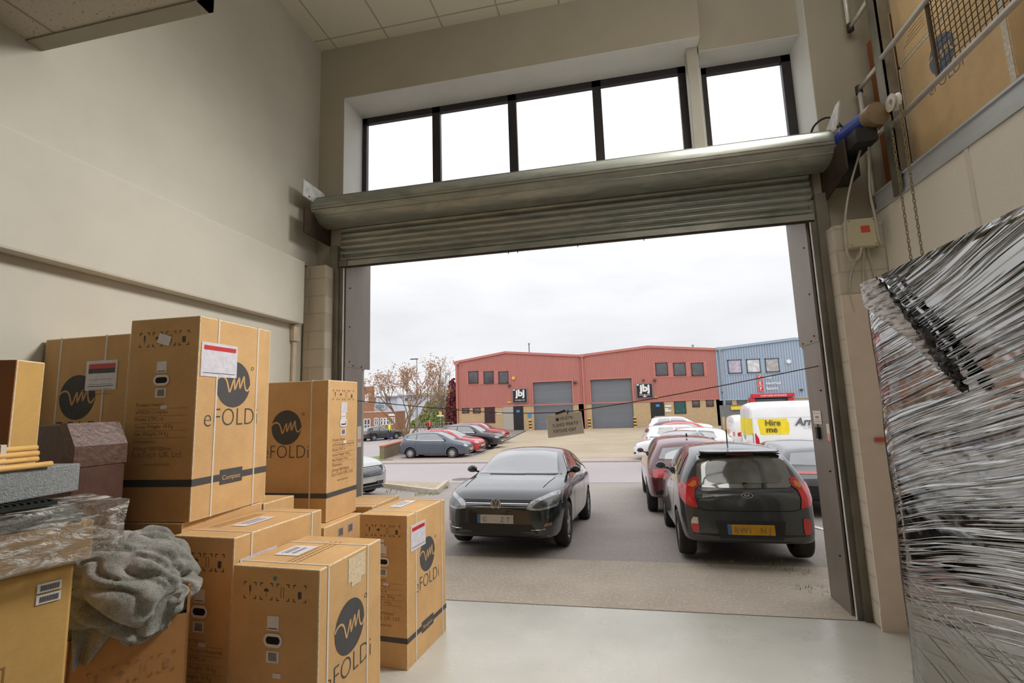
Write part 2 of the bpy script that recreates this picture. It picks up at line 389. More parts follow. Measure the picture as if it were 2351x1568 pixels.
strip('ground', [(-9, 5.268), (9, 5.268), (9, ap[1].y), (-9, ap[0].y)], .0, APRON)
strip('ground', [(-20, 6.7), (20, 6.7), (20, 17.2), (-20, 17.2)], -.004, TARMAC)
RN = [G(880, 1112), G(1480, 1108)]; RF = [G(880, 1070), G(1345, 1061)]
yn, yf = RN[1].y, RF[1].y
strip('road', [(-70, yn), (60, yn), (60, yf), (-70, yf)], .001, ROADM, step=2)
strip('pavement', [(-70, yf), (60, yf), (60, yf+4.2), (-70, yf+4.2)], .03, PAVE, step=2)
strip('kerb', [(-70, yf-.14), (60, yf-.14), (60, yf), (-70, yf)], .05, M('kerb_stone', (150, 138, 128), .85), thick=.1)
c1, c2, c3, c4 = G(1098, 1060), G(1200, 992), G(1700, 1000), G(1640, 1063)
strip('ground', [(c1.x-.6, yf+1.9), (c2.x, 54.5), (30, 54.5), (30, yf+1.9)], .034, CONC, step=2.5)
strip('ground', [(-24, yf+3.6), (c1.x-1.2, yf+3.6), (c2.x-.1, 54), (-19, 54)], .028, BAYS, step=2.5)
strip('road', [(-40, yf+.2), (-13.2, yf+.2), (-15.2, 34), (-21, 60), (-30, 110), (-60, 110), (-60, 40)], .036, ROADM, step=2.5)
strip('pavement', [(-15.0, 34), (-13.4, 34), (-17, 60), (-24, 110), (-29.4, 110), (-20.6, 60)], .06, M('tan_paving', (206, 180, 156), .85, scale=2), step=2.5)
# gravel bed with kerb on the near side of the road
ib = [G(878, 1118), G(1000, 1134), G(1026, 1112), G(872, 1108)]
ISL = M('gravel_bed', (168, 154, 134), .95, var=.3, scale=14, bump=.6, bscale=18)
isl = [(-16, ib[0].y+1.0), (ib[0].x, ib[0].y), (ib[1].x, ib[1].y), (ib[2].x, ib[2].y), (ib[3].x, ib[2].y+.5), (-16, ib[2].y+1.2)]
strip('gravel_bed', isl, .06, ISL, kind='stuff', label='pale gravel bed behind a low kerb beside the silver car', cat='gravel', step=.5)
def kerbs(b):
    q = [Vector((x, y, gz(y)+.05)) for x, y in isl[:4]]
    for a, c in zip(q, q[1:]): b.bar(a, c, .14, .16)
KERB = M('pale_kerb', (186, 174, 156), .9, scale=8)
S(one('kerb', KERB, kerbs))
MOSS = M('verge_grass', (122, 146, 70), .95, var=.45, scale=22, bump=1, bscale=30)
def tufts(name, spots, h, label, parent=None, mat=MOSS, n=60, cat='grass'):
    mb = MB()
    for (x, y, r) in spots:
        for _ in range(n):
            a = random.uniform(0, 2*pi); d = r*sqrt(random.random()); px, py = x+d*cos(a), y+d*sin(a); z = gz(py)+.0
            hh = h*random.uniform(.5, 1.2); l = random.uniform(-.5, .5)*hh; w = hh*.14; c, s = cos(a), sin(a)
            mb.add([(px-w*c, py-w*s, z), (px+w*c, py+w*s, z), (px+l*s, py+l*c, z+hh)], [(0, 1, 2)])
    return tag(mb.build(name, mat, fix=False), label, cat, kind='stuff')
# ================================================================== roller shutter
GALV = NT('galvanised_steel'); v_ = GALV.coords((.25, 1, 1)); 
GALV.bsdf(GALV.ramp(GALV.noise(7, 6, .65, v_, .8), [(.25, lin((124, 128, 120))), (.5, lin((154, 156, 146))), (.78, lin((186, 182, 166)))]), .42, .4, GALV.bump(GALV.noise(30, 3, .6, v_), .06, .01)); GALV = GALV.m
GUIDE = M('worn_steel_guide', (128, 122, 110), .5, .5, var=.28, scale=5, vec=(1, 1, .5))
DARKM = M('dark_bracket_steel', (70, 56, 46), .6, .3, var=.3)
WPLATE = M('scuffed_white_plate', (206, 204, 198), .55, .2, var=.25, scale=12)
RUST = M('dark_rubber_seal', (62, 48, 38), .7)
rs = empty('roller_shutter', (0, 5.2, 0), 0, 'galvanised steel roller shutter rolled up above the open loading door', 'roller shutter')
def hood(b):
    prof = []
    for i in range(15):                                     # canopy: flat back, rounded front
        a = radians(96 + 168*i/14); prof.append((-.06 + .21*cos(a)*1.05, 4.495 + .185*sin(a)))
    prof = [(.10, 4.672)] + [(.02, 4.678)] + prof[1:] + [(.02, 4.31)]
    n = len(prof); x0, x1 = -3.42, 2.245
    vs = [(x0, y, z) for y, z in prof] + [(x1, y, z) for y, z in prof]
    b.add(vs, [(i, i+1, n+i+1, n+i) for i in range(n-1)])
    b.add(vs, [tuple(range(n)), tuple(range(n, 2*n))])
    for k in (4, 8, 11):                                    # pressed seams along the canopy
        y, z = prof[k]; b.box((x0, y-.006, z-.004), (x1, y+.004, z+.004))
    b.mi = 1
    y, z = prof[9]; b.box((x0, y-.004, z-.003), (x1, y+.002, z+.003))
o = one('shutter_hood', [GALV, M('rust_line', (104, 74, 44), .7)], hood, rs)
for p in o.data.polygons: p.use_smooth = len(p.vertices) == 4 and abs(p.normal.x) < .1 and p.area > .1
def curtain(b):
    prof = []; z = 3.90; 
    for k in range(9):                                      # curved laths
        for i in range(9):
            a = i/9; prof.append((.10 - .030*math.sin(pi*a)**.8, z + .072*a))
        prof.append((.103, z+.0735)); z += .078
    n = len(prof); x0, x1 = -3.235, 2.11
    b.add([(x0, y, q) for y, q in prof] + [(x1, y, q) for y, q in prof], [(i, i+1, n+i+1, n+i) for i in range(n-1)])
o = one('shutter_curtain', GALV, curtain, rs, smooth=True)
one('bottom_bar', [GALV, RUST], lambda b: (b.box((-3.235, .055, 3.835), (2.11, .125, 3.90)), setattr(b, 'mi', 1), b.box((-3.235, .07, 3.822), (2.11, .112, 3.836)), [b.box((x, .085, 3.80), (x+.008, .095, 3.825)) for x in (-1.1, -.99, -.3, .42)]), rs)
one('lock_block', M('dull_lock_block', (126, 112, 100), .5, .4, var=.3), lambda b: b.box((-3.215, .04, 3.84), (-3.12, .06, 3.915)), rs, bevel=.006)
for s, xa, xb in ((-1, -3.36, -3.245), (1, 2.125, 2.235)):
    def gd(b):
        b.box((xa, .03, 0), (xb, .05, 4.10)); b.box((xa, .05, 0), (xa+.012, .13, 4.10)); b.box((xb-.012, .05, 0), (xb, .13, 4.10)); 
        e_ = xb if s < 0 else xa
        b.box((min(e_, e_+.045*-s), .075, 0), (max(e_, e_+.045*-s), .09, 4.05)); b.mi = 1
        x = xb+.048 if s < 0 else xa-.054
        b.box((x, .08, 0), (x+.007, .1, 3.85))
    one('guide_channel', [GUIDE, M('bright_brush_strip', (226, 224, 220), .5)], gd, rs)
for s, x in ((-1, -3.41), (1, 2.235)):
    one('end_plate', [WPLATE, DARKM], lambda b: (b.prism([(x, -.46, 4.56), (x, -.46, 4.76), (x, -.05, 4.76), (x, .08, 4.56)] if s < 0 else [(x, -.34, 4.58), (x, -.44, 4.80), (x, -.36, 4.80), (x, .08, 4.58)], (.014, 0, 0)), setattr(b, 'mi', 1),
        b.prism([(x-.01*s, -.44, 4.42), (x-.01*s, -.44, 4.12), (x-.01*s, .10, 4.12 if s < 0 else 4.0), (x-.01*s, .10, 4.42)], (.016, 0, 0)),
        [b.box((x-.004, y, z), (x+.018, y+.02, z+.02)) for y, z in ((-.36, 4.58), (-.1, 4.6), (-.3, 4.3), (0, 4.25))]), rs)
BLUE = M('blue_motor_paint', (28, 52, 140), .4, var=.15); DK = M('black_plastic', (34, 32, 32), .5)
def motor(b):
    R = Matrix.Translation((2.30, -.18, 4.50)) @ Matrix.Rotation(radians(-90), 4, 'Z') @ Matrix.Rotation(radians(14), 4, 'Z')
    b.lathe([(0, 0), (.085, 0), (.095, .02), (.095, .12), (.08, .14), (.1, .15), (.1, .42), (.085, .43), (.085, .5), (0, .5)], 20, R)
    b.mi = 1; b.lathe([(0, .41), (.104, .41), (.106, .50), (0, .515)], 20, R)
    b.mi = 2; b.box((2.25, -.62, 4.28), (2.42, -.10, 4.41)); b.box((2.26, -.3, 4.1), (2.40, -.05, 4.3))
one('drive_motor', [BLUE, M('tan_motor_cap', (132, 112, 84), .6), DK], motor, rs, smooth=False)
def cable(name, pts, r, mat, parent=None, n=6, sub=5):
    P = [Vector(p) for p in pts]; Q = []
    for i in range(len(P)-1):
        a, b_, c, d = P[max(i-1, 0)], P[i], P[i+1], P[min(i+2, len(P)-1)]
        for k in range(sub):
            t = k/sub; Q.append(.5*((2*b_)+(c-a)*t+(2*a-5*b_+4*c-d)*t*t+(3*b_-a-3*c+d)*t**3))
    Q.append(P[-1]); return one(name, mat, lambda b: b.tube(Q, r, n), parent, smooth=True)
GREYC = M('pale_grey_cable', (186, 180, 166), .6); BLKC = M('black_cable', (34, 30, 28), .5)
cable('motor_cable', [(2.13, .05, 4.62), (2.16, -.05, 4.78), (2.26, -.16, 4.80), (2.34, -.24, 4.62)], .011, BLKC, rs)
cable('motor_cable', [(2.40, -.5, 4.3), (2.46, -.3, 3.95), (2.50, -.24, 3.72), (2.51, -.235, 3.52), (2.53, -.22, 3.44)], .011, GREYC, rs)
cable('motor_cable', [(2.36, -.45, 4.3), (2.30, -.3, 4.0), (2.25, -.24, 3.7), (2.235, -.23, 3.4), (2.27, -.23, 3.30), (2.33, -.23, 3.33), (2.36, -.23, 3.42)], .010, GREYC, rs)
# hand chain of the shutter
CHAIN = M('steel_chain', (150, 138, 112), .4, .6, var=.3, scale=30)
def chain(b, x, y, z0, z1):
    z = z0; k = 0
    while z > z1:
        pts = [((x+.009*cos(a) if k % 2 else x), (y if k % 2 else y+.009*cos(a)), z-.022+.024*sin(a)) for a in [2*pi*i/8 for i in range(9)]]
        b.tube(pts, .0038, 5, caps=False); z -= .036; k += 1
for yy in (-.68, -.83): one('hand_chain', CHAIN, lambda b: chain(b, 2.50, yy, 4.46, 2.30), rs)
one('chain_wheel', M('white_chain_wheel', (206, 200, 190), .5, var=.2), lambda b: b.lathe([(.03, -.025), (.075, -.025), (.062, 0), (.075, .025), (.03, .025), (.03, -.025)], 20, Matrix.Translation((2.50, -.755, 4.53))), rs, smooth=False)
# control box with cables on the pillar
cb = empty('control_box', (2.385, 5.08, 3.43), 0, 'beige electrical control box with a red label on the right door pillar', 'control box')
one('casing', M('beige_enclosure', (196, 186, 156), .5, var=.05), lambda b: b.box((-.122, -.11, 0), (.122, 0, .275)), cb, bevel=.012)
one('warning_label', M('red_label', (206, 70, 52), .5), lambda b: b.box((-.01, -.112, .135), (.065, -.110, .20)), cb)
one('cover_screw', M('cover_screws', (150, 140, 116), .5), lambda b: [b.box((x, -.114, z), (x+.012, -.108, z+.012)) for x in (-.108, .096) for z in (.014, .25)], cb)
for i, (x, d) in enumerate(((-.03, -.10), (.02, -.02), (.06, .05))):
    cable('cable', [(x, -.05, .01), (x, -.045, -.06), (x+d*.6, -.02, -.2), (x+d, -.01, -.42), (x+d+.02, -.01, -.6)], .008, GREYC, cb)
# trunking on the left wall
tk = empty('cable_trunking', (-3.616, 4.93, 0), 0, 'cream cable trunking with a small junction box on the left wall', 'trunking')
CRM = M('cream_trunking', (212, 198, 176), .5)
one('trunking_run', CRM, lambda b: b.box((0, -.03, 0), (.03, .03, 2.92)), tk, bevel=.004)
one('junction_box', CRM, lambda b: b.box((0, -.055, 2.88), (.055, .055, 3.06)), tk, bevel=.008)
# ================================================================== sign on a rope across the doorway
ROPE = M('dark_rope', (92, 78, 62), .8, var=.3, scale=30); SGN = M('laminated_sign_back', (206, 197, 186), .45, var=.06, scale=3)
def P(u, v, y): return at(u, v, 'Y', y)
rp = [Vector((-3.19, 5.45, 2.19)), P(1015, 938, 5.55), P(1160, 948, 5.56), P(1290, 946, 5.56), P(1395, 932, 5.56), P(1500, 915, 5.56), P(1700, 877, 5.56), Vector((2.06, 5.45, 2.355))]
o = cable('rope', rp, .0058, ROPE, sub=8); tag(o, 'thin dark rope stretched across the open loading doorway', 'rope')
sg = empty('hanging_sign', (0, 0, 0), 0, 'laminated staff only no entry sign hanging from the rope, seen from behind', 'sign')
TL, TR, BR, BL = [P(*q, 5.555) for q in ((1254.5, 956), (1334, 945), (1341, 994), (1259.5, 1005))]
K1, K2 = P(1278, 948, 5.555), P(1300, 945.5, 5.555)
one('board', [SGN, M('sign_bright_edge', (232, 228, 220), .4)], lambda b: (b.prism([TL, K1, K2, TR, BR, BL], (0, .004, 0)), setattr(b, 'mi', 1), [b.bar(p, q, .006, .008) for p, q in ((TL, BL), (BL, BR), (BR, TR), (TR, TL))]), sg)
fr = Frame(TR, TL - TR, TL - BL)                            # mirrored writing: it is printed on the far side
INK = M('sign_print', (92, 84, 78), .6)
fr2 = Frame(BL - Vector((0, .003, 0)), BR - BL, TL - BL)
W = (BR-BL).length; H_ = (TL-BL).length
def mirror_text(b, txt, cx, y, w, mi=0, sy=1):
    vs, fs = text_w(txt, w, align='CENTER'); b.add([fr2.p(cx - x, y + yy*sy, .002) for x, yy in vs], fs, mi)
def signp(b):
    mirror_text(b, 'STAFF ONLY', W*.50, H_*.44, W*.72); mirror_text(b, 'NO ENTRY', W*.46, H_*.17, W*.64); mirror_text(b, 'eFOLDi', W*.56, H_*.74, W*.36); fr2.disc(b, W*.30, H_*.78, H_*.075, 1, .002)
one('sign_lettering', [INK, M('sign_logo_blue', (62, 64, 78), .6)], signp, sg, fix=False)
one('cable_tie', BLKC, lambda b: (b.bar(P(1276, 950, 5.55), P(1298, 942, 5.55), .012, .02), b.bar(P(1303, 950, 5.55), P(1304, 940, 5.55), .01, .01)), sg)
# notices and latch on the right lining
PAPER = M('white_notice', (226, 214, 204), .5, var=.04); PINK = M('pink_notice', (222, 150, 140), .5)
nf = Frame((2.062, 5.80, 0), (0, -1, 0), (0, 0, 1))
def notice(name, u0, v0, u1, v1, mats, label, fn=None):
    def f(b):
        nf.slab(b, u0, v0, u1, v1, .003, 0)
        if fn: fn(b)
    return tag(one(name, mats, f, fix=False), label, 'notice')
RED = M('red_print', (200, 90, 80), .6)
notice('notice', .07, 1.765, .27, 1.90, [PAPER, RED, INK], 'small white printed notice with red border lines on the right door lining', lambda b: (nf.rect(b, .085, 1.872, .255, 1.877, 1, .004), nf.rect(b, .085, 1.785, .255, 1.79, 1, .004), nf.rect(b, .125, 1.838, .215, 1.846, 2, .004), nf.rect(b, .125, 1.826, .215, 1.834, 2, .004), nf.rect(b, .115, 1.806, .235, 1.809, 2, .004)))
notice('notice', .37, 1.61, .435, 1.775, [PAPER, PINK], 'narrow white and pink sticker beside the right shutter guide', lambda b: nf.rect(b, .37, 1.61, .435, 1.68, 1, .004))
tag(one('door_latch', [M('bright_latch', (170, 160, 146), .4, .5), DK], lambda b: (nf.slab(b, .10, 1.60, .15, 1.76, .006, 0), nf.slab(b, .155, 1.615, .205, 1.735, .03, 1))), 'metal latch plate with a dark slot below the white notice', 'latch')
ln = Frame((-3.205, 5.60, 0), (0, 1, 0), (0, 0, 1))
tag(one('notice', [PAPER, PINK], lambda b: (ln.slab(b, .07, 1.60, .17, 1.86, .004, 0), ln.rect(b, .08, 1.66, .16, 1.70, 1, .005)), fix=False), 'white sticker with a pink stripe on the left door lining', 'notice')
tag(one('sticker', [M('orange_red_sticker', (206, 92, 70), .5)], lambda b: b.box((2.30, 5.051, 1.62), (2.42, 5.055, 1.66))), 'small orange red sticker low on the right door pillar', 'sticker')
# ================================================================== mezzanine on the right
STEEL = M('galvanised_beam', (198, 202, 204), .35, .15, var=.15, scale=3, vec=(1, .3, 1)); TUBE = M('galvanised_tube', (222, 218, 210), .3, .25, var=.12, scale=8)
mz = empty('mezzanine_deck', (2.622, 1, 3.803), 0, 'steel edged mezzanine deck above the speckled board wall', 'mezzanine')
one('edge_beam', STEEL, lambda b: (b.box((-.015, -4.9, .0), (.05, 4.15, .035)), b.box((0, -4.9, .02), (.012, 4.15, .185)), b.box((-.015, -4.9, .17), (.05, 4.15, .19))), mz)
one('deck_board', M('chipboard_deck', (150, 120, 84), .8), lambda b: b.box((.05, -4.9, .1), (3.56, 4.26, .14)), mz)
tag(one('steel_post', GUIDE, lambda b: (b.box((2.585, 4.66, 3.81), (2.60, 4.79, 6.86)), b.box((2.585, 4.66, 4.005), (2.68, 4.672, 6.86)))), 'grey angle steel post rising from the mezzanine edge beside the blue motor', 'post')
gr_ = empty('guard_rail', (2.55, 3, 3.99), 0, 'galvanised tube guard rail with wire mesh along the mezzanine edge', 'guard rail')
for z in (4.40, 5.06):
    one('rail', TUBE, lambda b: b.tube([(0, 1.60, z-3.99), (0, -5, z-3.99)], .024, 12), gr_, smooth=True)
for y in (-.6, -2.6): one('upright', TUBE, lambda b: b.tube([(.03, y, -.01), (.03, y, 1.07)], .024, 12), gr_, smooth=True)
def mesh_(b):
    y0, y1, z0, z1 = -1.6, 1.0, .44, 1.07
    y = y0
    while y <= y1 + .001: b.box((.014, y-.0022, z0), (.0184, y+.0022, z1)); y += .05
    z = z0
    while z <= z1: b.box((.0184, y0, z-.0022), (.0228, y1, z+.0022)); z += .05
    for q in (y1,): b.box((.01, q-.012, z0), (.03, q+.012, z1))
one('wire_mesh', M('dark_wire', (78, 66, 46), .5, .4), mesh_, gr_, fix=False)
fr_ = empty('guard_rail', (2.62, 4.8, 3.99), 0, 'short tube rail with dark corner clamps between the steel post and the door wall', 'guard rail')
one('rail', TUBE, lambda b: (b.tube([(0, .005, 1.13), (0, .36, 1.13)], .021, 10), b.tube([(0, .36, 1.13), (0, .36, 0)], .021, 10)), fr_, smooth=True)
one('rail', TUBE, lambda b: (b.tube([(0, .005, 1.83), (0, .39, 1.83)], .021, 10), b.tube([(0, .39, 1.83), (0, .39, 2.6)], .021, 10)), fr_, smooth=True)
one('rail', TUBE, lambda b: (b.tube([(0, .005, .52), (0, .36, .52)], .021, 10)), fr_, smooth=True)
for z in (1.13, 1.83): one('clamp', M('dark_clamp', (60, 54, 50), .5, .3), lambda b: b.lathe([(0, -.04), (.032, -.04), (.032, .04), (0, .04)], 10, Matrix.Translation((0, .37, z)) @ Matrix.Rotation(radians(90), 4, 'Y')), fr_)
# ================================================================== cardboard boxes
def cardboard(name, c, dark=.10):
    t = NT(name); v = t.coords()
    f = t.noise(3.0, 6, .62, v); col = t.ramp(f, [(.28, tuple(x*(1-dark*1.6) for x in lin(c))), (.72, tuple(min(1, x*(1+dark)) for x in lin(c)))])
    fi = t.noise(60, 3, .6, t.coords((.35, .35, 1.6))); col = t.mix(t.mix(.16, (0, 0, 0), t.ramp(fi, [(.35, (0,)*3), (.65, (1,)*3)])), col, tuple(x*.72 for x in lin(c)))
    t.bsdf(col, .78, 0, t.bump(t.noise(14, 5, .6, v), .10, .012), .25); return t.m
KRAFT = cardboard('kraft_cardboard', (212, 170, 118)); KRAFT2 = cardboard('ochre_cardboard', (206, 164, 98)); KRAFT3 = cardboard('brown_cardboard', (150, 98, 62))
WORN = M('scuffed_box_edge', (226, 204, 168), .7, var=.2, scale=40)
PRINT = M('grey_box_print', (74, 72, 72), .75, var=.1); PRINTB = M('box_small_print', (150, 112, 74), .8)
STRAP = M('white_strapping', (220, 210, 198), .4, var=.06, scale=30)
LABW = M('white_paper_label', (224, 220, 222), .45, var=.05, scale=20); LABP = M('plastic_document_pouch', (214, 210, 218), .22, var=.10, scale=24, bump=.5, bscale=22)
LABR = M('red_label_strip', (196, 44, 44), .4); LABD = M('dark_label_print', (70, 66, 70), .6); CYAN = M('blue_dot', (40, 140, 170), .6); HOLE = M('dark_handle_hole', (18, 14, 12), .8)
TAPE = M('clear_tape', (226, 204, 170), .12, var=.1, scale=30, bump=.5, bscale=40)
SQ = [(-1.02,.10),(-.9,.22),(-.72,.29),(-.55,.26),(-.42,.12),(-.33,-.12),(-.25,-.33),(-.17,-.2),(-.05,.12),(.02,.22),(.03,.02),(.05,-.22),(.12,-.12),(.25,.2),(.31,.28),(.33,.05),(.36,-.16),(.42,-.05),(.55,.28),(.6,.34),(.62,.1),(.68,-.14),(.78,-.26),(.9,-.22),(1.0,-.06)]
def smooth2(P, sub=4):
    out = []; P = [Vector(p) for p in P]
    for i in range(len(P)-1):
        a, b_, c, d = P[max(i-1, 0)], P[i], P[i+1], P[min(i+2, len(P)-1)]
        for k in range(sub):
            t = k/sub; out.append(.5*((2*b_)+(c-a)*t+(2*a-5*b_+4*c-d)*t*t+(3*b_-a-3*c+d)*t**3))
    return [(p.x, p.y) for p in out + [P[-1]]]
SQS = smooth2(SQ)
def logo(b, f, x, y, r, ink=0, card=1):
    f.disc(b, x, y, r, ink, .0015); f.ribbon(b, [(x+p*r, y+q*r) for p, q in SQS], r*.085, card, .0028)
def brackets(b, f, x0, x1, y, h, n, mi=0):
    w = (x1-x0)/n
    for i in range(n):
        a, c = x0+w*i+w*.12, x0+w*(i+1)-w*.12; t = h*.05; L = h*.2
        for (px, sx_) in ((a, 1), (c, -1)):
            for (py, sy_) in ((y, 1), (y+h, -1)):
                xa, xb = sorted((px, px+L*sx_)); ya, yb = sorted((py, py+t*sy_)); f.rect(b, xa, ya, xb, yb, mi)
                xa, xb = sorted((px, px+t*sx_)); ya, yb = sorted((py, py+L*sy_)); f.rect(b, xa, ya, xb, yb, mi)
        m = (a+c)/2; hh = h*.5
        if i % 4 == 0: f.rect(b, m-hh*.12, y+h*.45, m+hh*.12, y+h*.8, mi); f.rect(b, m-hh*.03, y+h*.2, m+hh*.03, y+h*.45, mi)
        elif i % 4 == 1: b.poly([f.p(m+hh*.36*cos(q), y+h*.5+hh*.36*sin(q), .0015) for q in [pi*k/10 for k in range(11)]], mi); f.rect(b, m-hh*.03, y+h*.2, m+hh*.03, y+h*.5, mi)
        elif i % 4 == 2: f.rect(b, m-hh*.3, y+h*.2, m-hh*.24, y+h*.8, mi); f.rect(b, m+hh*.1, y+h*.2, m+hh*.16, y+h*.8, mi)
        else: f.rect(b, m-hh*.25, y+h*.2, m+hh*.25, y+h*.6, mi)
def sline(q, F, txt, x, y, size, wmax):
    vs, _f = text2d(txt, size); F.text(q, txt, x, y, size=size*min(1, wmax/max(v[0] for v in vs)), mi=2)
SMALL = ['Product Name:', 'eFOLDi Navigator Powerchair', 'Model: ETPC-A', 'Gross Weight: 18 Kg', 'Net Weight: 14 Kg', 'Dimensions:', '815mm*380*500mm']
def shrink(o, k=.87):
    o.location = CAMP + (o.location - CAMP)*k; o.scale = (k, k, k); return o
EXT = 2.05*.13/.87
def carton(label, x, y, yaw, z0, a, b, h, face='R', ext=0, name='cardboard_box', group=None, mat=KRAFT, badge=None, band=True, straps=(.145, .65), topstraps=True, text=True, hand=True, deco=None, logo_on=True, bulge=0, smallprint=True, lu=None, big=None, product=None):
    """upright carton: local x in [-a,0], y in [0,b]; 'R' = the +x face, 'F' = the -y face"""
    t = empty(name, (x, y, z0), -yaw, label, 'box', group)
    g = .0015
    one('carton', [mat, WORN], lambda q: q.box((-a, 0, g-ext), (0, b, h)), t, bevel=.007, bevmat=1)
    FR = {'R': Frame((0, 0, 0), (0, 1, 0), (0, 0, 1)), 'F': Frame((-a, 0, 0), (1, 0, 0), (0, 0, 1)), 'T': Frame((-a, 0, h), (1, 0, 0), (0, 1, 0))}
    WD = {'R': b, 'F': a}; L = FR[face]; lw = WD[face]; other = 'F' if face == 'R' else 'R'; O = FR[other]; ow = WD[other]
    lu = lu if lu is not None else lw*.49
    def pr(q):
        if logo_on:
            r = (big or .12*h); zc = .665*h; logo(q, L, lu, zc, r)
            q.add([L.p(lu+r*1.12+.014*cos(k*pi/6)*rr, zc+r*.75+.014*sin(k*pi/6)*rr, .0015) for rr in (1, .7) for k in range(12)], [(k, (k+1) % 12, 12+(k+1) % 12, 12+k) for k in range(12)], 0)
            if text: L.text(q, 'eFOLDi', lu, .445*h, w=r*3.05, mi=0, align='CENTER', off=-.018, space=1.02, sy=1.12)
        if band:
            bz = .165*h; bh = .034*h; L.rect(q, 0, bz, lw, bz+bh, 0); O.rect(q, 0, bz, ow, bz+bh, 0)
            if badge:
                L.rect(q, lw*.33, bz-.02*h, lw*.63, bz+.055*h, 0, .0018); L.text(q, badge, lw*.48, bz+.002*h, w=lw*.24, mi=1, align='CENTER', e=.003)
        if smallprint:
            brackets(q, O, ow*.12, ow*.88, .855*h, .075*h, 4, 0)
            if band:
                zz = .555*h
                for s_ in SMALL: sline(q, O, s_.replace('Navigator Powerchair', product or badge or 'Navigator Powerchair'), ow*.16, zz, .026*h, ow*.74); zz -= .036*h
                for k in range(5): O.rect(q, ow*.14, .55*h-.036*h*k-.008*h, ow*.9, .55*h-.036*h*k-.0065*h, 2)
                O.text(q, 'SunTech UK Ltd.', ow*.14, .305*h, w=ow*.72, mi=2, off=-.01); O.text(q, 'www.efoldi.com', ow*.5, .265*h, w=ow*.36, mi=2, align='CENTER')
    if logo_on or smallprint: one('printed_marking', [PRINT, mat, PRINTB], pr, t, fix=False)
    if hand:
        hz = .684*h; hx = ow*.5; rw, rh = .062, .036
        def ring(q):
            o_ = [(hx+(rw-rh)*sgn+rh*cos(an), hz+rh*sin(an)) for sgn, an0 in ((1, -pi/2), (-1, pi/2)) for an in [an0+pi*k/10 for k in range(11)]]
            i_ = [(hx+(rw-rh)*sgn+rh*.55*cos(an), hz+rh*.55*sin(an)) for sgn, an0 in ((1, -pi/2), (-1, pi/2)) for an in [an0+pi*k/10 for k in range(11)]]
            n = len(o_); q.add([O.p(*p_, .004) for p_ in o_] + [O.p(*p_, .004) for p_ in i_], [(k, (k+1) % n, n+(k+1) % n, n+k) for k in range(n)], 0)
            q.poly([O.p(*p_, .002) for p_ in i_], 1)
        one('handle_hole', [LABW, HOLE], ring, t, fix=False)
        def lab(q):
            O.rect(q, hx-.042, hz+.05, hx+.035, hz+.125, 0, .002); O.rect(q, hx-.034, hz+.058, hx+.026, hz+.063, 1, .003)
            O.rect(q, hx-.042, hz-.115, hx+.04, hz-.055, 0, .002)
            for k in range(12): O.rect(q, hx-.026+k*.0045, hz-.105, hx-.026+k*.0045+(.0026 if k % 3 else .0014), hz-.062, 1, .003)
            O.rect(q, hx+.005, hz-.19, hx+.055, hz-.165, 0, .002)
        one('paper_label', [LABW, LABD], lab, t, fix=False)
    for su in straps:
        def st(q):
            ww = .013
            if face == 'R': q.box((-a-.003, su-ww/2, g-ext), (-a, su+ww/2, h)); q.box((0, su-ww/2, g-ext), (.003, su+ww/2, h)); q.box((-a-.003, su-ww/2, h), (.003, su+ww/2, h+.003))
            else: q.box((su-a-ww/2, -.003, g), (su-a+ww/2, 0, h)); q.box((su-a-ww/2, b, g), (su-a+ww/2, b+.003, h)); q.box((su-a-ww/2, -.003, h), (su-a+ww/2, b+.003, h+.003))
        one('strap', STRAP, st, t)
    if deco: deco(t, FR, a, b, h)
    return t
def pouch(t, F, u0, z0, u1, z1, red='R', name='document_pouch'):
    def f(q):
        F.slab(q, u0, z0, u1, z1, .004, 0); F.rect(q, u0+.02, z1-.05, u1-.015, z1-.02, 1, .005)
        F.rect(q, u0+.02, z0+.022, u1-.02, z0+.026, 2, .005)
        if red != 'R':
            F.rect(q, u0+.02, z1-.08, u1-.015, z1-.05, 2, .005)
            for k in range(4): F.rect(q, u0+.03, z1-.12-.03*k, u1-.03, z1-.118-.03*k, 2, .005)
    one(name, [LABP, LABR, LABD], f, t, fix=False)
def toplabel(t, F, u0, v0, u1, v1):
    def f(q):
        F.rect(q, u0, v0, u1, v1, 0, .003)
        for k in range(2): F.rect(q, u0+(u1-u0)*(.25+.3*k), v0+(v1-v0)*.2, u0+(u1-u0)*(.40+.3*k), v0+(v1-v0)*.8, 1, .004)
        F.rect(q, u0+(u1-u0)*.15, v0+(v1-v0)*.15, u0+(u1-u0)*.2, v0+(v1-v0)*.85, 1, .004)
    one('address_label', [LABW, M('pale_label_bars', (150, 150, 160), .6)], f, t, fix=False)
def seam(t, F, a, b):
    one('packing_tape', TAPE, lambda q: F.rect(q, a*.46, 0, a*.56, b, 0, .0012), t, fix=False)
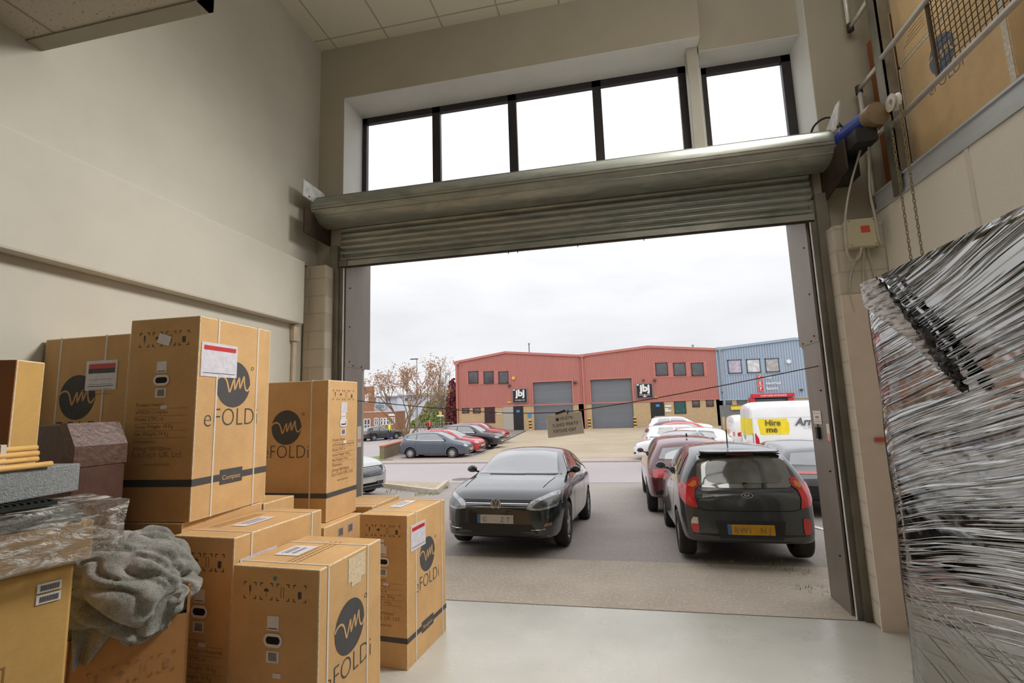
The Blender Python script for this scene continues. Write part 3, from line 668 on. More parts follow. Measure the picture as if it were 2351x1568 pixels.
# --- floor boxes
def dP(t, FR, a, b, h):
    toplabel(t, FR['T'], .10, .20, .27, .40)
    def tp(q): FR['R'].rect(q, .265, h-.16, .445, h-.02, 0, .002); FR['R'].rect(q, .30, h-.19, .40, h-.15, 0, .0022)
    one('packing_tape', TAPE, tp, t, fix=False)
    def dot(q): FR['F'].disc(q, a*.5, h-.058, .012, 0, .002, 8)
    one('colour_dot', CYAN, dot, t, fix=False)
    def pt(q):
        F = FR['T']
        for k in range(3):
            for j in range(14): F.rect(q, .28+k*.035, .08+j*.032, .287+k*.035, .104+j*.032, 0, .002)
    one('printed_marking', PRINTB, pt, t, fix=False)
shrink(carton('nearest floor box with a blue dot and tape patch, front right of the pile', -1.619, 2.487, .057, 0, .575, .637, 1.2, band=False, straps=(.077, .475), lu=.29, big=.148, deco=dP, ext=EXT))
carton('floor box nearest the doorway, striped label pouch over its round logo', -1.725, 3.865, .092, 0, .454, .726, 1.183, badge='Navigator', straps=(.143, .645), lu=.355,
       deco=lambda t, FR, a, b, h: (pouch(t, FR['R'], .055, .88, .315, 1.085), toplabel(t, FR['T'], .10, .3, .22, .6), one('paper_label', [LABW, LABD], lambda q: (FR['F'].rect(q, .13, .895, .24, .99, 0, .003), FR['F'].rect(q, .13, .955, .24, .96, 1, .004)), t, fix=False)))
def onD(t, FR, a, b, h):
    toplabel(t, FR['T'], .18, .25, .30, .52); pouch(t, FR['R'], .045, h-.35, .345, h-.135)
    one('printed_marking', PRINTB, lambda q: [FR['T'].rect(q, .06+k*.03, .2, .066+k*.03, .6, 0, .002) for k in range(3)], t, fix=False)
shrink(carton('floor box wedged behind the nearest box, address label on its top', -2.229, 2.561, .06, 0, .459, .80, 1.335, straps=(.132, .69), deco=onD, ext=EXT))
shrink(carton('floor box holding up the tall strapped box printed compass', -2.695, 2.655, .02, 0, .56, .69, 1.388, logo_on=False, smallprint=False, hand=False, straps=(), ext=EXT))
def onC(t, FR, a, b, h):
    pouch(t, FR['R'], .02, .925, .345, 1.155)
    def lb(q):
        c = Vector((a-.267, 1.178)); R_ = radians(-18)
        pts = [Vector((sx_*.05, sz*.033)) for sx_, sz in ((-1,-1),(1,-1),(1,1),(-1,1))]
        q.poly([FR['F'].p(c.x+p_.x*cos(R_)-p_.y*sin(R_), c.y+p_.x*sin(R_)+p_.y*cos(R_), .003) for p_ in pts], 0)
    one('paper_label', LABW, lb, t, fix=False)
shrink(carton('tall strapped box printed compass standing highest on the pile', -2.659, 2.672, -.03, 1.39, .54, .705, 1.326, badge='Compass', straps=(.165, .56), lu=.325, big=.165, deco=onC))
def fdot(t, FR, a, b, h): one('colour_dot', M('violet_dot', (92, 58, 110), .6), lambda q: FR['R'].disc(q, b*.42, h-.09, .009, 0, .002, 8), t, fix=False)
carton('lower box with a violet dot, behind the tall compass box', -2.70, 3.39, .02, 0, .5, .355, 1.365, logo_on=False, smallprint=False, hand=False, straps=(), deco=fdot)
def gl(t, FR, a, b, h):
    def f(q):
        for u in (.20, .35):
            FR['R'].rect(q, u, h-.13, u+.08, h-.05, 0, .002)
            for k in range(8): FR['R'].rect(q, u+.008+k*.008, h-.12, u+.012+k*.008, h-.06, 1, .003)
    one('barcode_label', [M('pale_barcode_label', (186, 170, 164), .6), LABD], f, t, fix=False)
carton('lower box with two barcode labels under the box beside the door pillar', -2.42, 3.77, .03, 0, .74, .58, 1.098, logo_on=False, smallprint=False, hand=False, straps=(), deco=gl)
def onR(t, FR, a, b, h):
    def f(q):
        FR['R'].rect(q, .20, h-.30, .30, h-.20, 0, .003); FR['R'].rect(q, .20, h-.40, .28, h-.325, 0, .003)
    one('paper_label', [M('pale_label', (214, 208, 210), .5)], f, t, fix=False)
carton('box on top beside the left door pillar, its round logo in shadow', -2.505, 3.926, .026, 1.10, .73, .483, 1.24, face='F', straps=(.56,), lu=.305, big=.155, deco=onR, product='Navigator Powerchair')
carton('low box with white strapping, between the stack and the doorway', -2.33, 4.42, 0, 0, .42, .60, 1.14, logo_on=False, smallprint=False, hand=False, straps=(.1, .48))
# --- the darker boxes on the left
carton('plain carton hidden beneath the dark wrapped box', -2.47, 1.56, 0, 0, 1.1, .71, 1.43, logo_on=False, smallprint=False, hand=False, straps=(), mat=KRAFT3)
carton('plain carton hidden beneath the shadowed box at the left wall', -2.92, 2.42, 0, 0, .67, .47, 1.43, logo_on=False, smallprint=False, hand=False, straps=(), mat=KRAFT3)
def onQ(t, FR, a, b, h): pouch(t, FR['F'], .355, .80, .595, .985, red='B')
carton('shadowed box against the left wall with a red and grey label', -2.925, 2.43, 0, 1.433, .675, .44, 1.145, face='F', mat=KRAFT, hand=False, straps=(.135, .495), lu=.295, big=.140, band=False, smallprint=False, deco=onQ)
tw = empty('wrapped_carton', (-2.52, 1.90, 1.433), -.1, 'dark brown film wrapped carton with a cut off corner, behind the foam bar', 'box')
DBROWN = M('dark_brown_wrapped_card', (84, 56, 46), .45, var=.25, scale=9, bump=.3, bscale=24)
one('carton', DBROWN, lambda q: q.prism([(-.62, 0, 0), (-.06, 0, 0), (-.06, 0, .49), (-.13, 0, .60), (-.62, 0, .60)], (0, .24, 0)), tw, bevel=.012)
one('film_corner', M('cloudy_film', (96, 70, 58), .45, var=.3, scale=30, bump=.6, bscale=40), lambda q: q.prism([(-.056, -.002, .39), (-.056, -.002, .49), (-.128, -.002, .604), (-.18, -.002, .604), (-.11, -.002, .44)], (0, .244, 0)), tw)
sa, sb = at(40, 830, 'Y', 1.60), at(105, 828, 'Y', 1.74)
sv = Vector((sb.x-sa.x, sb.y-sa.y, 0)); st_ = empty('cardboard_box', (sa.x, sa.y, 1.433), atan2(sv.y, sv.x), 'light tan upright carton at the far left edge of the pile', 'box')
one('carton', [KRAFT2, WORN], lambda q: q.box((0, 0, .0015), (sv.length, .30, (sa.z+sb.z)/2-1.433)), st_, bevel=.006, bevmat=1)
one('flap', KRAFT3, lambda q: q.box((-.006, .0, .0015), (-.001, .30, (sa.z+sb.z)/2-1.436)), st_)  # thin sheet making the carton's left side darker brown
# ochre carton at the bottom left, on another carton
ub = empty('cardboard_box', (-2.108, 1.594, .92), -radians(20), 'ochre carton with two barcode stickers beneath the plastic covered box', 'box')
one('carton', [KRAFT2, WORN], lambda q: q.box((-.47, -.75, 0), (0, 0, .575)), ub, bevel=.010, bevmat=0)
one('flap', [KRAFT2], lambda q: q.box((-.47, -.75, .575), (.004, .004, .583)), ub, bevel=.003)
uf = Frame((0, -.75, 0), (0, 1, 0), (0, 0, 1))
def ul(q):
    for z in (.455, .495):
        uf.rect(q, .645, z, .715, z+.033, 0, .003)
        for k in range(11): uf.rect(q, .655+k*.005, z+.006, .658+k*.005, z+.026, 1, .004)
one('barcode_label', [LABW, LABD], ul, ub, fix=False)
one('printed_marking', PRINTB, lambda q: (uf.rect(q, .2, .27, .58, .274, 0, .002), uf.rect(q, .576, .02, .58, .274, 0, .002), uf.rect(q, .2, .11, .55, .113, 0, .002)), ub, fix=False)
shrink(ub)
ob = one('cardboard_box', [KRAFT3], lambda q: q.box((-.47, -.75, -EXT), (0, 0, .918)), None, bevel=.01)
ob.location = (-2.115, 1.585, 0); ob.rotation_euler = (0, 0, -radians(20)); shrink(ob); tag(ob, 'carton standing under the ochre carton, below the picture edge', 'box')
# open box with the blanket
vyaw = radians(40)
vb = empty('open_box', (-2.10, 2.14, 0), -vyaw, 'open carton filled with a crumpled grey blanket, printed symbols on its side', 'box')
VW = cardboard('orange_brown_cardboard', (182, 132, 82))
shrink(vb)
def vwalls(q):
    a, b, h = .40, .44, 1.10; t_ = .012; e_ = -EXT
    q.box((-t_, -b, e_), (0, 0, h)); q.box((-a, -b, e_), (-a+t_, 0, h+.1)); q.box((-a, -t_, e_), (0, 0, h+.13)); q.box((-a, -b, e_), (0, -b+t_, h)); q.box((-a, -b, .3), (0, 0, .32))
one('carton', VW, vwalls, vb)
vf = Frame((0, -.44, 0), (0, 1, 0), (0, 0, 1))
one('printed_marking', PRINTB, lambda q: brackets(q, vf, .06, .40, .86, .085, 4, 0), vb, fix=False)
# ------------------------------------------------------------------ blanket heaped in the open box
def fuzzy():
    t = NT('grey_fleece'); v = t.coords()
    c = t.ramp(t.noise(7, 7, .7, v), [(.3, lin((78, 80, 68))), (.5, lin((128, 128, 118))), (.72, lin((178, 166, 164)))])
    c = t.mix(t.mix(.5, (0, 0, 0), t.ramp(t.noise(160, 2, .7, v), [(.45, (0,)*3), (.7, (1,)*3)])), c, lin((186, 180, 176)))
    t.bsdf(c, .95, 0, t.bump(t.noise(120, 4, .75, v), .8, .006), .1, Sheen_Weight=.4); return t.m
def blanket():
    def puff(q, sc):                                           # soft bulges with sharp creases between them
        w_ = q*sc + Vector((mnoise.noise(q*sc*.7+Vector((7, 1, 3))), mnoise.noise(q*sc*.7+Vector((2, 9, 5))), mnoise.noise(q*sc*.7)))*.8
        return min(1, abs(mnoise.noise(w_))*2.6)**.65
    bm = bmesh.new(); bmesh.ops.create_icosphere(bm, subdivisions=6, radius=1)
    for v in bm.verts:
        d = v.co.copy(); q = Vector((d.x*1.0, d.y*.8, d.z*1.5 + d.y*.5))
        r = .78 + .27*puff(q, 1.05) + .12*puff(q + Vector((4, 4, 4)), 2.2) + .012*mnoise.noise(d*16)
        low = max(0, -d.z)
        x, y, z = -.13 + d.x*.235*r, -.225 + d.y*.262*r, 1.245 + d.z*(.25 if d.z > 0 else .215)*r
        if d.z < 0 and d.x > 0: z -= low*(.05 + .05*sin(d.y*5+.8)); x -= low*.05
        v.co = (x, y, z)
    def flap(P, Q, R_, S_, n=22, amp=.02, seed=0):              # hanging corner of the blanket
        P, Q, R_, S_ = map(Vector, (P, Q, R_, S_)); vs = []
        for i in range(n+1):
            for k in range(n+1):
                u, w_ = i/n, k/n; c = (P*(1-u)+Q*u)*(1-w_) + (S_*(1-u)+R_*u)*w_
                c += Vector((sin(u*9+seed)*amp*(.3+w_) + .6*amp*mnoise.noise(c*14), 0, .5*amp*mnoise.noise(c*9))); vs.append(bm.verts.new(c))
        for i in range(n):
            for k in range(n): a = i*(n+1)+k; bm.faces.new((vs[a], vs[a+n+1], vs[a+n+2], vs[a+1]))
    flap((-.02, -.44, 1.26), (.05, -.22, 1.22), (.035, -.36, 1.00), (.03, -.42, .985), seed=1)
    flap((.06, -.28, 1.20), (.05, -.04, 1.22), (.05, -.09, 1.06), (.055, -.26, 1.07), seed=3)
    me = bpy.data.meshes.new('blanket'); bm.to_mesh(me); bm.free(); me.materials.append(fuzzy())
    for f in me.polygons: f.use_smooth = True
    o = bpy.data.objects.new('blanket', me); COL.objects.link(o)
    o.location = (-2.10, 2.14, 0); o.rotation_euler = (0, 0, -vyaw); return shrink(o)
tag(blanket(), 'crumpled grey fleece blanket heaped in the open carton', 'blanket')
# ------------------------------------------------------------------ things on the ochre carton
wb = empty('plastic_covered_box', (-2.03, 1.68, 1.507), -radians(18), 'carton under a loose clear plastic bag, on top of the ochre carton', 'box')
one('carton', cardboard('pale_carton', (204, 168, 124), .05), lambda q: q.box((-.36, -.74, 0), (-.03, -.06, .145)), wb, bevel=.006)
one('foam_pad', M('grey_green_foam', (120, 126, 120), .9, bump=.4, bscale=150), lambda q: q.box((-.36, -.74, .147), (-.03, -.10, .19)), wb, bevel=.006)
PL = NT('clear_plastic_bag'); v = PL.coords(); h_ = PL.noise(12, 4, .6, PL.coords((1.4, .7, 1.8)), 2.5)
tr = PL.n('ShaderNodeBsdfTransparent'); tr.inputs[0].default_value = (.90, .89, .87, 1); gl_ = PL.n('ShaderNodeBsdfGlossy'); gl_.inputs['Roughness'].default_value = .05
df = PL.n('ShaderNodeBsdfDiffuse'); df.inputs[0].default_value = (*lin((240, 236, 230)), 1)
bn = PL.bump(h_, 1.0, .05); PL.l(bn, gl_.inputs['Normal']); PL.l(bn, df.inputs['Normal'])
fz = PL.n('ShaderNodeLayerWeight'); fz.inputs['Blend'].default_value = .12; PL.l(bn, fz.inputs['Normal'])
a1 = PL.n('ShaderNodeMixShader'); a2 = PL.n('ShaderNodeMixShader'); PL.l(fz.outputs['Facing'], a1.inputs[0])
wr = PL.ramp(PL.noise(11, 4, .6, PL.coords((1, .45, 1.5), (.5, 0, .3)), 2.2), [(.48, (.05,)*3), (.63, (.78,)*3)])  # white glints of the bag painted as diffuse crinkle streaks
PL.l(tr.outputs[0], a1.inputs[1]); PL.l(gl_.outputs[0], a1.inputs[2]); PL.l(wr, a2.inputs[0]); PL.l(a1.outputs[0], a2.inputs[1]); PL.l(df.outputs[0], a2.inputs[2]); PL.l(a2.outputs[0], PL.out.inputs[0]); PL = PL.m
def bag():
    bm = bmesh.new(); bmesh.ops.create_cube(bm, size=1)
    bmesh.ops.subdivide_edges(bm, edges=list(bm.edges), cuts=12, use_grid_fill=True)
    for v in bm.verts:
        p = Vector((-.185+v.co.x*.40, -.375+v.co.y*.80, .108+v.co.z*.214)); n = mnoise.noise_vector(p*5)*.014 + mnoise.noise_vector(p*17)*.005
        if abs(v.co.z) < .49: p += n
        else: p += Vector((n.x, n.y, -abs(n.z)*.6 if v.co.z > 0 else .004+abs(n.z)*.1))
        v.co = p
    me = bpy.data.meshes.new('plastic_bag'); bm.to_mesh(me); bm.free(); me.materials.append(PL)
    for f in me.polygons: f.use_smooth = True
    o = bpy.data.objects.new('plastic_bag', me); COL.objects.link(o); o.parent = wb; return o
bag(); shrink(wb)
FO = M('grey_foam_bar', (150, 152, 152), .9, var=.18, scale=60, bump=.7, bscale=140, spec=.1)
Z2 = 1.507+.218
rm = tag(one('ribbed_mat', M('black_ribbed_rubber', (30, 34, 30), .6), lambda q: (q.box((-.34, -.60, 0), (-.09, 0, .014)), [q.box((-.34, -.60+k*.02, .014), (-.09, -.592+k*.02, .022)) for k in range(30)])), 'black ribbed rubber mat lying on the plastic bag under the foam bar', 'mat')
rm.location = (-2.06, 1.52, Z2+.004); rm.rotation_euler = (0, 0, -radians(14)); shrink(rm)
e1 = at(185, 1067, 'Y', 1.72); 
fb = one('foam_bar', FO, lambda q: q.box((-.26, -.95, 0), (0, 0, .115)), bevel=.006); tag(fb, 'long grey foam bar lying under the wooden dowels', 'foam')
fb.location = (e1.x, e1.y, Z2+.026); fb.rotation_euler = (0, 0, radians(6)); shrink(fb)
# wooden dowels
WOOD = NT('pale_dowel_wood'); WOOD.bsdf(WOOD.ramp(WOOD.noise(12, 5, .6, WOOD.coords((6, .5, 6))), [(.3, lin((196, 146, 74))), (.7, lin((228, 184, 112)))]), .55); WOOD = WOOD.m
zf = Z2+.026+.115
ends = [(85, 1034), (86, 1046), (87, 1058), (98, 1071)]
for i, (u, v) in enumerate(ends):
    p = at(u, v, 'Y', 1.56); rr = .0108
    pz = [zf+.09, zf+.0675, zf+.045, zf+.0225][i] - .0095
    px = p.x - (.0 if i % 2 else .004)
    o = one('wooden_dowel', WOOD, lambda q: q.tube([(0, 0, 0), (.07, -.95, 0)], rr, 12), smooth=True); o.location = (px, 1.56 + (.03 if i == 3 else 0), pz)
    shrink(o); tag(o, ['topmost wooden dowel of the strapped bundle on the foam bar', 'second dowel from the top of the strapped bundle', 'third dowel from the top of the strapped bundle', 'lowest dowel of the bundle, reaching furthest forward on the foam bar'][i], 'dowel', 'wooden dowels strapped together on the foam bar')
    if i == 0: dx0 = px
o = tag(one('binding_strap', STRAP, lambda q: (q.bar((.016, -.03, -.01), (.018, -.035, .10), .018, .002, up=(1, 0, 0)), q.bar((-.02, -.03, .10), (.018, -.035, .10), .018, .002)), fix=False), 'white strap binding the bundle of wooden dowels', 'strap')
o.location = (dx0+.006, 1.47, zf); shrink(o)
# ------------------------------------------------------------------ pallet load in black stretch film
def film():
    t = NT('black_stretch_film')
    tcn = t.n('ShaderNodeTexCoord')
    wob = t.n('ShaderNodeTexNoise'); wob.inputs['Scale'].default_value = 1.1; wob.inputs['Detail'].default_value = 1; t.l(tcn.outputs['Object'], wob.inputs['Vector'])
    wv = t.n('ShaderNodeVectorMath', operation='MULTIPLY_ADD'); t.l(wob.outputs['Color'], wv.inputs[0]); wv.inputs[1].default_value = (0, 0, .09); t.l(tcn.outputs['Object'], wv.inputs[2])
    def mp(scale, ang):
        r = t.n('ShaderNodeMapping'); r.inputs['Rotation'].default_value = (radians(ang), 0, 0); t.l(wv.outputs[0], r.inputs['Vector'])
        m = t.n('ShaderNodeMapping'); m.inputs['Scale'].default_value = scale; t.l(r.outputs['Vector'], m.inputs['Vector']); return m.outputs['Vector']
    sp = t.n('ShaderNodeSeparateXYZ'); t.l(tcn.outputs['Object'], sp.inputs[0])
    zz = t.n('ShaderNodeMath', operation='DIVIDE'); t.l(sp.outputs['Z'], zz.inputs[0]); zz.inputs[1].default_value = 2.65
    def mul(a, b):
        m = t.n('ShaderNodeMath', operation='MULTIPLY'); t.l(a, m.inputs[0])
        if hasattr(b, 'is_output'): t.l(b, m.inputs[1])
        else: m.inputs[1].default_value = b
        return m.outputs[0]
    def add(a, b):
        m = t.n('ShaderNodeMath', operation='ADD'); t.l(a, m.inputs[0]); t.l(b, m.inputs[1]); return m.outputs[0]
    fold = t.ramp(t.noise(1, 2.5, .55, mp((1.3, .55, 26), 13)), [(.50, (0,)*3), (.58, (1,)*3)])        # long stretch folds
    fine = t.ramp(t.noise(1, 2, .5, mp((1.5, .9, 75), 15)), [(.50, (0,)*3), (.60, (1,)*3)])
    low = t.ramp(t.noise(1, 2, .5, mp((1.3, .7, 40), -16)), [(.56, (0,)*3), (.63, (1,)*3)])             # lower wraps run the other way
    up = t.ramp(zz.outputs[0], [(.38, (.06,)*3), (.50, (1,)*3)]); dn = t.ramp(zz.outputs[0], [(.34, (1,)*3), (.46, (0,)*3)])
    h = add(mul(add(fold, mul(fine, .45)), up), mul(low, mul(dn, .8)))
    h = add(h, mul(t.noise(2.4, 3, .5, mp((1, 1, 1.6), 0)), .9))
    base = t.mix(mul(mul(fine, up), .75), lin((172, 170, 166)), lin((40, 38, 36)))  # film sheen put into the colour: silver with dark streaks
    base = t.mix(mul(dn, .75), base, lin((112, 106, 92)))  # olive lower part, the floor's reflection put into the colour
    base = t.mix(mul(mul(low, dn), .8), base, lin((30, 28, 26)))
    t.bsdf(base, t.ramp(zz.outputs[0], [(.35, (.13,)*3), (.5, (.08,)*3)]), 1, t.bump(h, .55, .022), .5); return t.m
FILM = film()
pl = empty('wrapped_pallet_load', (1.35, 1.6, 0), 0, 'tall pallet load wrapped in glossy black stretch film on the right', 'pallet')
def load():
    # side facing the doorway aisle as a fine grid so the film can bulge a little; plan outline with a chamfered far corner
    plan = [(1.0, 0), (0, 0)] + [(0, 1.17*k/26) for k in range(1, 27)] + [(.012, 1.24), (.03, 1.30), (.045, 1.345), (1.0, 1.345)]
    n = len(plan); nz = 60; vs = []; fs = []
    for k in range(nz+1):
        z = .14 + (2.645-.14)*k/nz; f = k/nz
        for (x, y) in plan:
            dx = dy = 0
            if x < .9:
                dx = .010*mnoise.noise(Vector((y*2.0, z*2.2, 1))) + .004*mnoise.noise(Vector((y*3, z*30, 2)))
                if y > 0: dy = y/1.345*(.075*(1-f)) - (.02*sin(pi*min(1, f*1.05)))*(y > 1.2)
            vs.append((x+dx, y+dy, z))
    for k in range(nz):
        for i in range(n-1): fs.append((k*n+i, k*n+i+1, (k+1)*n+i+1, (k+1)*n+i))
    fs.append(tuple(nz*n+i for i in range(n))); fs.append(tuple(range(n)))
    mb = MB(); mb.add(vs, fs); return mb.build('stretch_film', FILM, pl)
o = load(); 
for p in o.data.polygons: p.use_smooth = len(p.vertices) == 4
PWOOD = M('pallet_wood', (150, 118, 80), .8, var=.25, scale=8)
one('pallet', PWOOD, lambda q: ([q.box((0, k*.32, .118), (1, k*.32+.1, .138)) for k in range(5)], [q.box((x, 0, .02), (x+.1, 1.38, .118)) for x in (0, .45, .9)], [q.box((0, y, 0), (1, y+.1, .02)) for y in (0, .6, 1.28)]), pl)
# torn, twisted film tail hanging down the wrapped face
def tail(b):
    pa = [(2024, 636), (2066, 690), (2110, 745), (2148, 795), (2180, 838), (2205, 868), (2226, 899)]; wd = [.008, .018, .028, .045, .05, .042, .02]
    rnd = random.Random(3); c = [at(u, v, 'X', 1.325) - Vector((1.35, 1.6, 0)) for u, v in pa]
    Q = []; Wd = []
    for i in range(len(c)-1):
        for k in range(9): t = k/9; Q.append(c[i].lerp(c[i+1], t)); Wd.append(wd[i]*(1-t)+wd[i+1]*t)
    vs = []; m = 7
    for i, p in enumerate(Q):
        d = (Q[min(i+1, len(Q)-1)] - Q[max(0, i-1)]).normalized(); s = Vector((0, -d.z, d.y))
        for j in range(m):
            a = j/(m-1)-.5; vs.append(p + s*a*Wd[i]*1.5 + Vector((-.012*cos(a*3)-abs(rnd.gauss(0, .010)), rnd.gauss(0, .006), rnd.gauss(0, .006))))
    b.add(vs, [(i*m+j, i*m+j+1, (i+1)*m+j+1, (i+1)*m+j) for i in range(len(Q)-1) for j in range(m-1)])
    for i in range(14, len(Q)):                                # ragged barbs
        for _ in range(2):
            p = Q[i]; q = Vector((-.01-rnd.random()*.015, rnd.gauss(0, .022), rnd.gauss(0, .02))); b.add([p, p+Vector((0, .01, .008)), p+q], [(0, 1, 2)])
TAILM = NT('crumpled_black_film'); TAILM.bsdf(lin((22, 20, 20)), .2, 0, TAILM.bump(TAILM.noise(40, 4, .7, TAILM.coords()), .8, .02), .7); TAILM = TAILM.m
one('film_tail', TAILM, tail, pl, smooth=True, fix=False)
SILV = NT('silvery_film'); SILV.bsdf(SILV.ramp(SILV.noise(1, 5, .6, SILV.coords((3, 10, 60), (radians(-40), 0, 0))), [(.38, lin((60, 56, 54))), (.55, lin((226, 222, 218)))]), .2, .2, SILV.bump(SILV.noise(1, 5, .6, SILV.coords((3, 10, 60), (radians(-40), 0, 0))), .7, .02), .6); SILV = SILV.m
def corner(b):
    top_ = [(2024, 634), (2046, 664), (2068, 694), (2090, 722), (2112, 750), (2132, 778), (2152, 806), (2172, 838)]; bot = [(1974, 654), (1984, 704), (2008, 722), (2034, 742), (2062, 764), (2092, 786), (2126, 818), (2160, 850)]
    vs = []
    for k in range(9):
        f = k/8
        for (a1, b1), (a2, b2) in zip(top_, bot): vs.append(at(a1+(a2-a1)*f, b1+(b2-b1)*f, 'X', 1.334) - Vector((1.35, 1.6, 0)) + Vector((-.018*sin(pi*f) - (.006 if k % 2 else 0), 0, 0)))
    b.add(vs, [(k*8+i, k*8+i+1, k*8+i+9, k*8+i+8) for k in range(8) for i in range(7)])
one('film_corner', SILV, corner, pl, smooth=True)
# ------------------------------------------------------------------ cartons on the mezzanine
MZ = 3.945
def onM(t, FR, a, b, h): pass
MKR = cardboard('light_tan_cardboard', (238, 206, 158))
def mzbox(label, y0, y1, z0, h, x=2.78, mat=MKR, lg=None, tape=True, text=None):
    t = empty('mezzanine_carton', (x, y0, z0), 0, label, 'box')
    one('carton', [mat, WORN], lambda q: q.box((0, 0, .002), (.7, y1-y0, h)), t, bevel=.01, bevmat=1)
    f = Frame((0, y1-y0, 0), (0, -1, 0), (0, 0, 1))
    if lg: one('printed_marking', [M('blue_grey_print', (112, 122, 146), .7), mat], lambda q: (logo(q, f, lg[0], lg[1], lg[2]), f.text(q, 'eFOLDi', lg[0], lg[1]-lg[2]*1.6, w=lg[2]*2.6, mi=0, align='CENTER', off=-.015)), t, fix=False)
    if text: one('printed_marking', PRINTB, lambda q: [f.rect(q, .12+.03*k, .10+.03*k, .42, .104+.03*k, 0, .002) for k in range(4)], t, fix=False)
    if tape: one('packing_tape', M('shiny_edge_tape', (226, 216, 196), .1, var=.2, scale=40, bump=.5, bscale=30), lambda q: (f.rect(q, 0, h-.028, y1-y0, h-.003, 0, .003), f.rect(q, 0, 0, .025, h, 0, .003), f.rect(q, y1-y0-.05, .05, y1-y0, h, 0, .003)), t, fix=False)
mzbox('large tan mezzanine carton printed with a blue grey round logo, behind the mesh', 3.63, 4.80, MZ, 1.12, lg=(.55, .84, .155))
mzbox('upper tan carton stacked on the logo carton on the mezzanine', 3.66, 4.80, MZ+1.123, .95, text=True, tape=False)
mzbox('dark brown mezzanine carton behind the steel post, beside the door wall', 4.84, 5.25, MZ, 1.72, mat=KRAFT3, tape=False)
mzbox('brown mezzanine carton to the right of the logo carton', 2.6, 3.50, MZ, 1.25, x=2.90, mat=cardboard('mid_brown_cardboard', (206, 168, 122)))
# ================================================================== cars
def carpaint(name, c, rough=.28, metal=.0, coat=1): return M(name, c, rough, metal, var=.03, scale=2, coat=coat)
AUTOGLASS = NT('dark_car_glass'); AUTOGLASS.bsdf(AUTOGLASS.ramp(AUTOGLASS.noise(2, 3, .5, AUTOGLASS.coords()), [(.3, (.03, .034, .036)), (.7, (.06, .066, .068))]), .03, 0, None, 1, Coat_Weight=1, Coat_IOR=2.3); AUTOGLASS = AUTOGLASS.m
TYRE = M('tyre_rubber', (44, 41, 40), .85, var=.2, scale=20, bump=.2); ALLOY = M('alloy_rim', (176, 176, 178), .35, .6, var=.1)
BLKP = M('black_car_trim', (24, 23, 23), .45); WELL = M('wheel_arch_lining', (10, 10, 10), .9); CHROME = M('chrome', (210, 210, 212), .12, .95, var=.03)
LAMPG = M('headlamp_clear', (168, 172, 174), .12, .25, var=.35, scale=14, coat=1); TAILR = M('tail_lamp_red', (196, 26, 34), .18, var=.15, scale=8, coat=1); TAILO = M('amber_lens', (206, 120, 52), .2, coat=1); TAILW = M('clear_lens', (216, 206, 200), .2, coat=1)
MIRG = M('mirror_glass', (120, 126, 130), .06, .8, var=.03)
PLW = M('white_number_plate', (186, 182, 174), .5); PLY = M('yellow_number_plate', (196, 148, 28), .5); PLB = M('blue_plate_band', (66, 108, 158), .5); PLT = M('plate_characters', (120, 106, 92), .6)
def itab(tab, x):
    for (a, va), (b, vb) in zip(tab, tab[1:]):
        if x <= b:
            t = (x-a)/(b-a) if b > a else 0; t = max(0, min(1, t)); return va+(vb-va)*t
    return tab[-1][1]
HATCH = dict(top=[(0,.46),(.02,.535),(.06,.59),(.14,.635),(.23,.668),(.285,.69),(.36,.83),(.44,.955),(.52,.992),(.62,1.0),(.74,.985),(.85,.945),(.905,.90),(.94,.80),(.97,.69),(.99,.61),(1,.56)],
    belt=[(0,.44),(.06,.555),(.14,.60),(.23,.635),(.4,.655),(.6,.665),(.8,.685),(.9,.69),(.95,.67),(.98,.60),(1,.53)],
    wmax=[(0,.74),(.02,.85),(.06,.925),(.12,.975),(.2,1),(.8,1),(.9,.985),(.95,.96),(.985,.91),(1,.84)],
    roof=.68, cowl=.285, head=.44, rend=.905, bot=[(0,.16),(.03,.125),(.15,.13),(.2,.15),(.8,.15),(.9,.17),(1,.22)], tw=.72, bw=.95, hoodw=.80)
SUV = dict(HATCH, top=[(0,.50),(.02,.565),(.06,.62),(.14,.655),(.22,.68),(.27,.70),(.34,.83),(.41,.955),(.5,.992),(.62,1.0),(.78,.99),(.88,.965),(.925,.92),(.95,.82),(.975,.70),(.99,.63),(1,.58)],
    rend=.925, cowl=.27, head=.41, roof=.70, bot=[(0,.2),(.05,.16),(.2,.17),(.8,.17),(.92,.2),(1,.25)])
ESTATE = dict(HATCH, top=[(0,.46),(.02,.535),(.06,.59),(.14,.635),(.23,.668),(.27,.69),(.34,.83),(.41,.955),(.5,.992),(.62,1.0),(.8,.985),(.9,.955),(.935,.91),(.96,.80),(.98,.69),(.99,.61),(1,.56)], rend=.935, cowl=.27, head=.41)
MINI = dict(HATCH, top=[(0,.45),(.02,.53),(.06,.60),(.12,.645),(.19,.685),(.235,.705),(.32,.85),(.41,.96),(.5,.992),(.62,1.0),(.76,.985),(.88,.955),(.945,.915),(.962,.81),(.978,.70),(.99,.63),(1,.58)], cowl=.235, head=.41, rend=.945, roof=.70,
    wmax=[(0,.74),(.02,.85),(.06,.925),(.12,.975),(.2,1),(.85,1),(.93,.985),(.97,.955),(.99,.92),(1,.86)], bot=[(0,.17),(.03,.14),(.15,.13),(.8,.13),(.93,.15),(1,.17)])
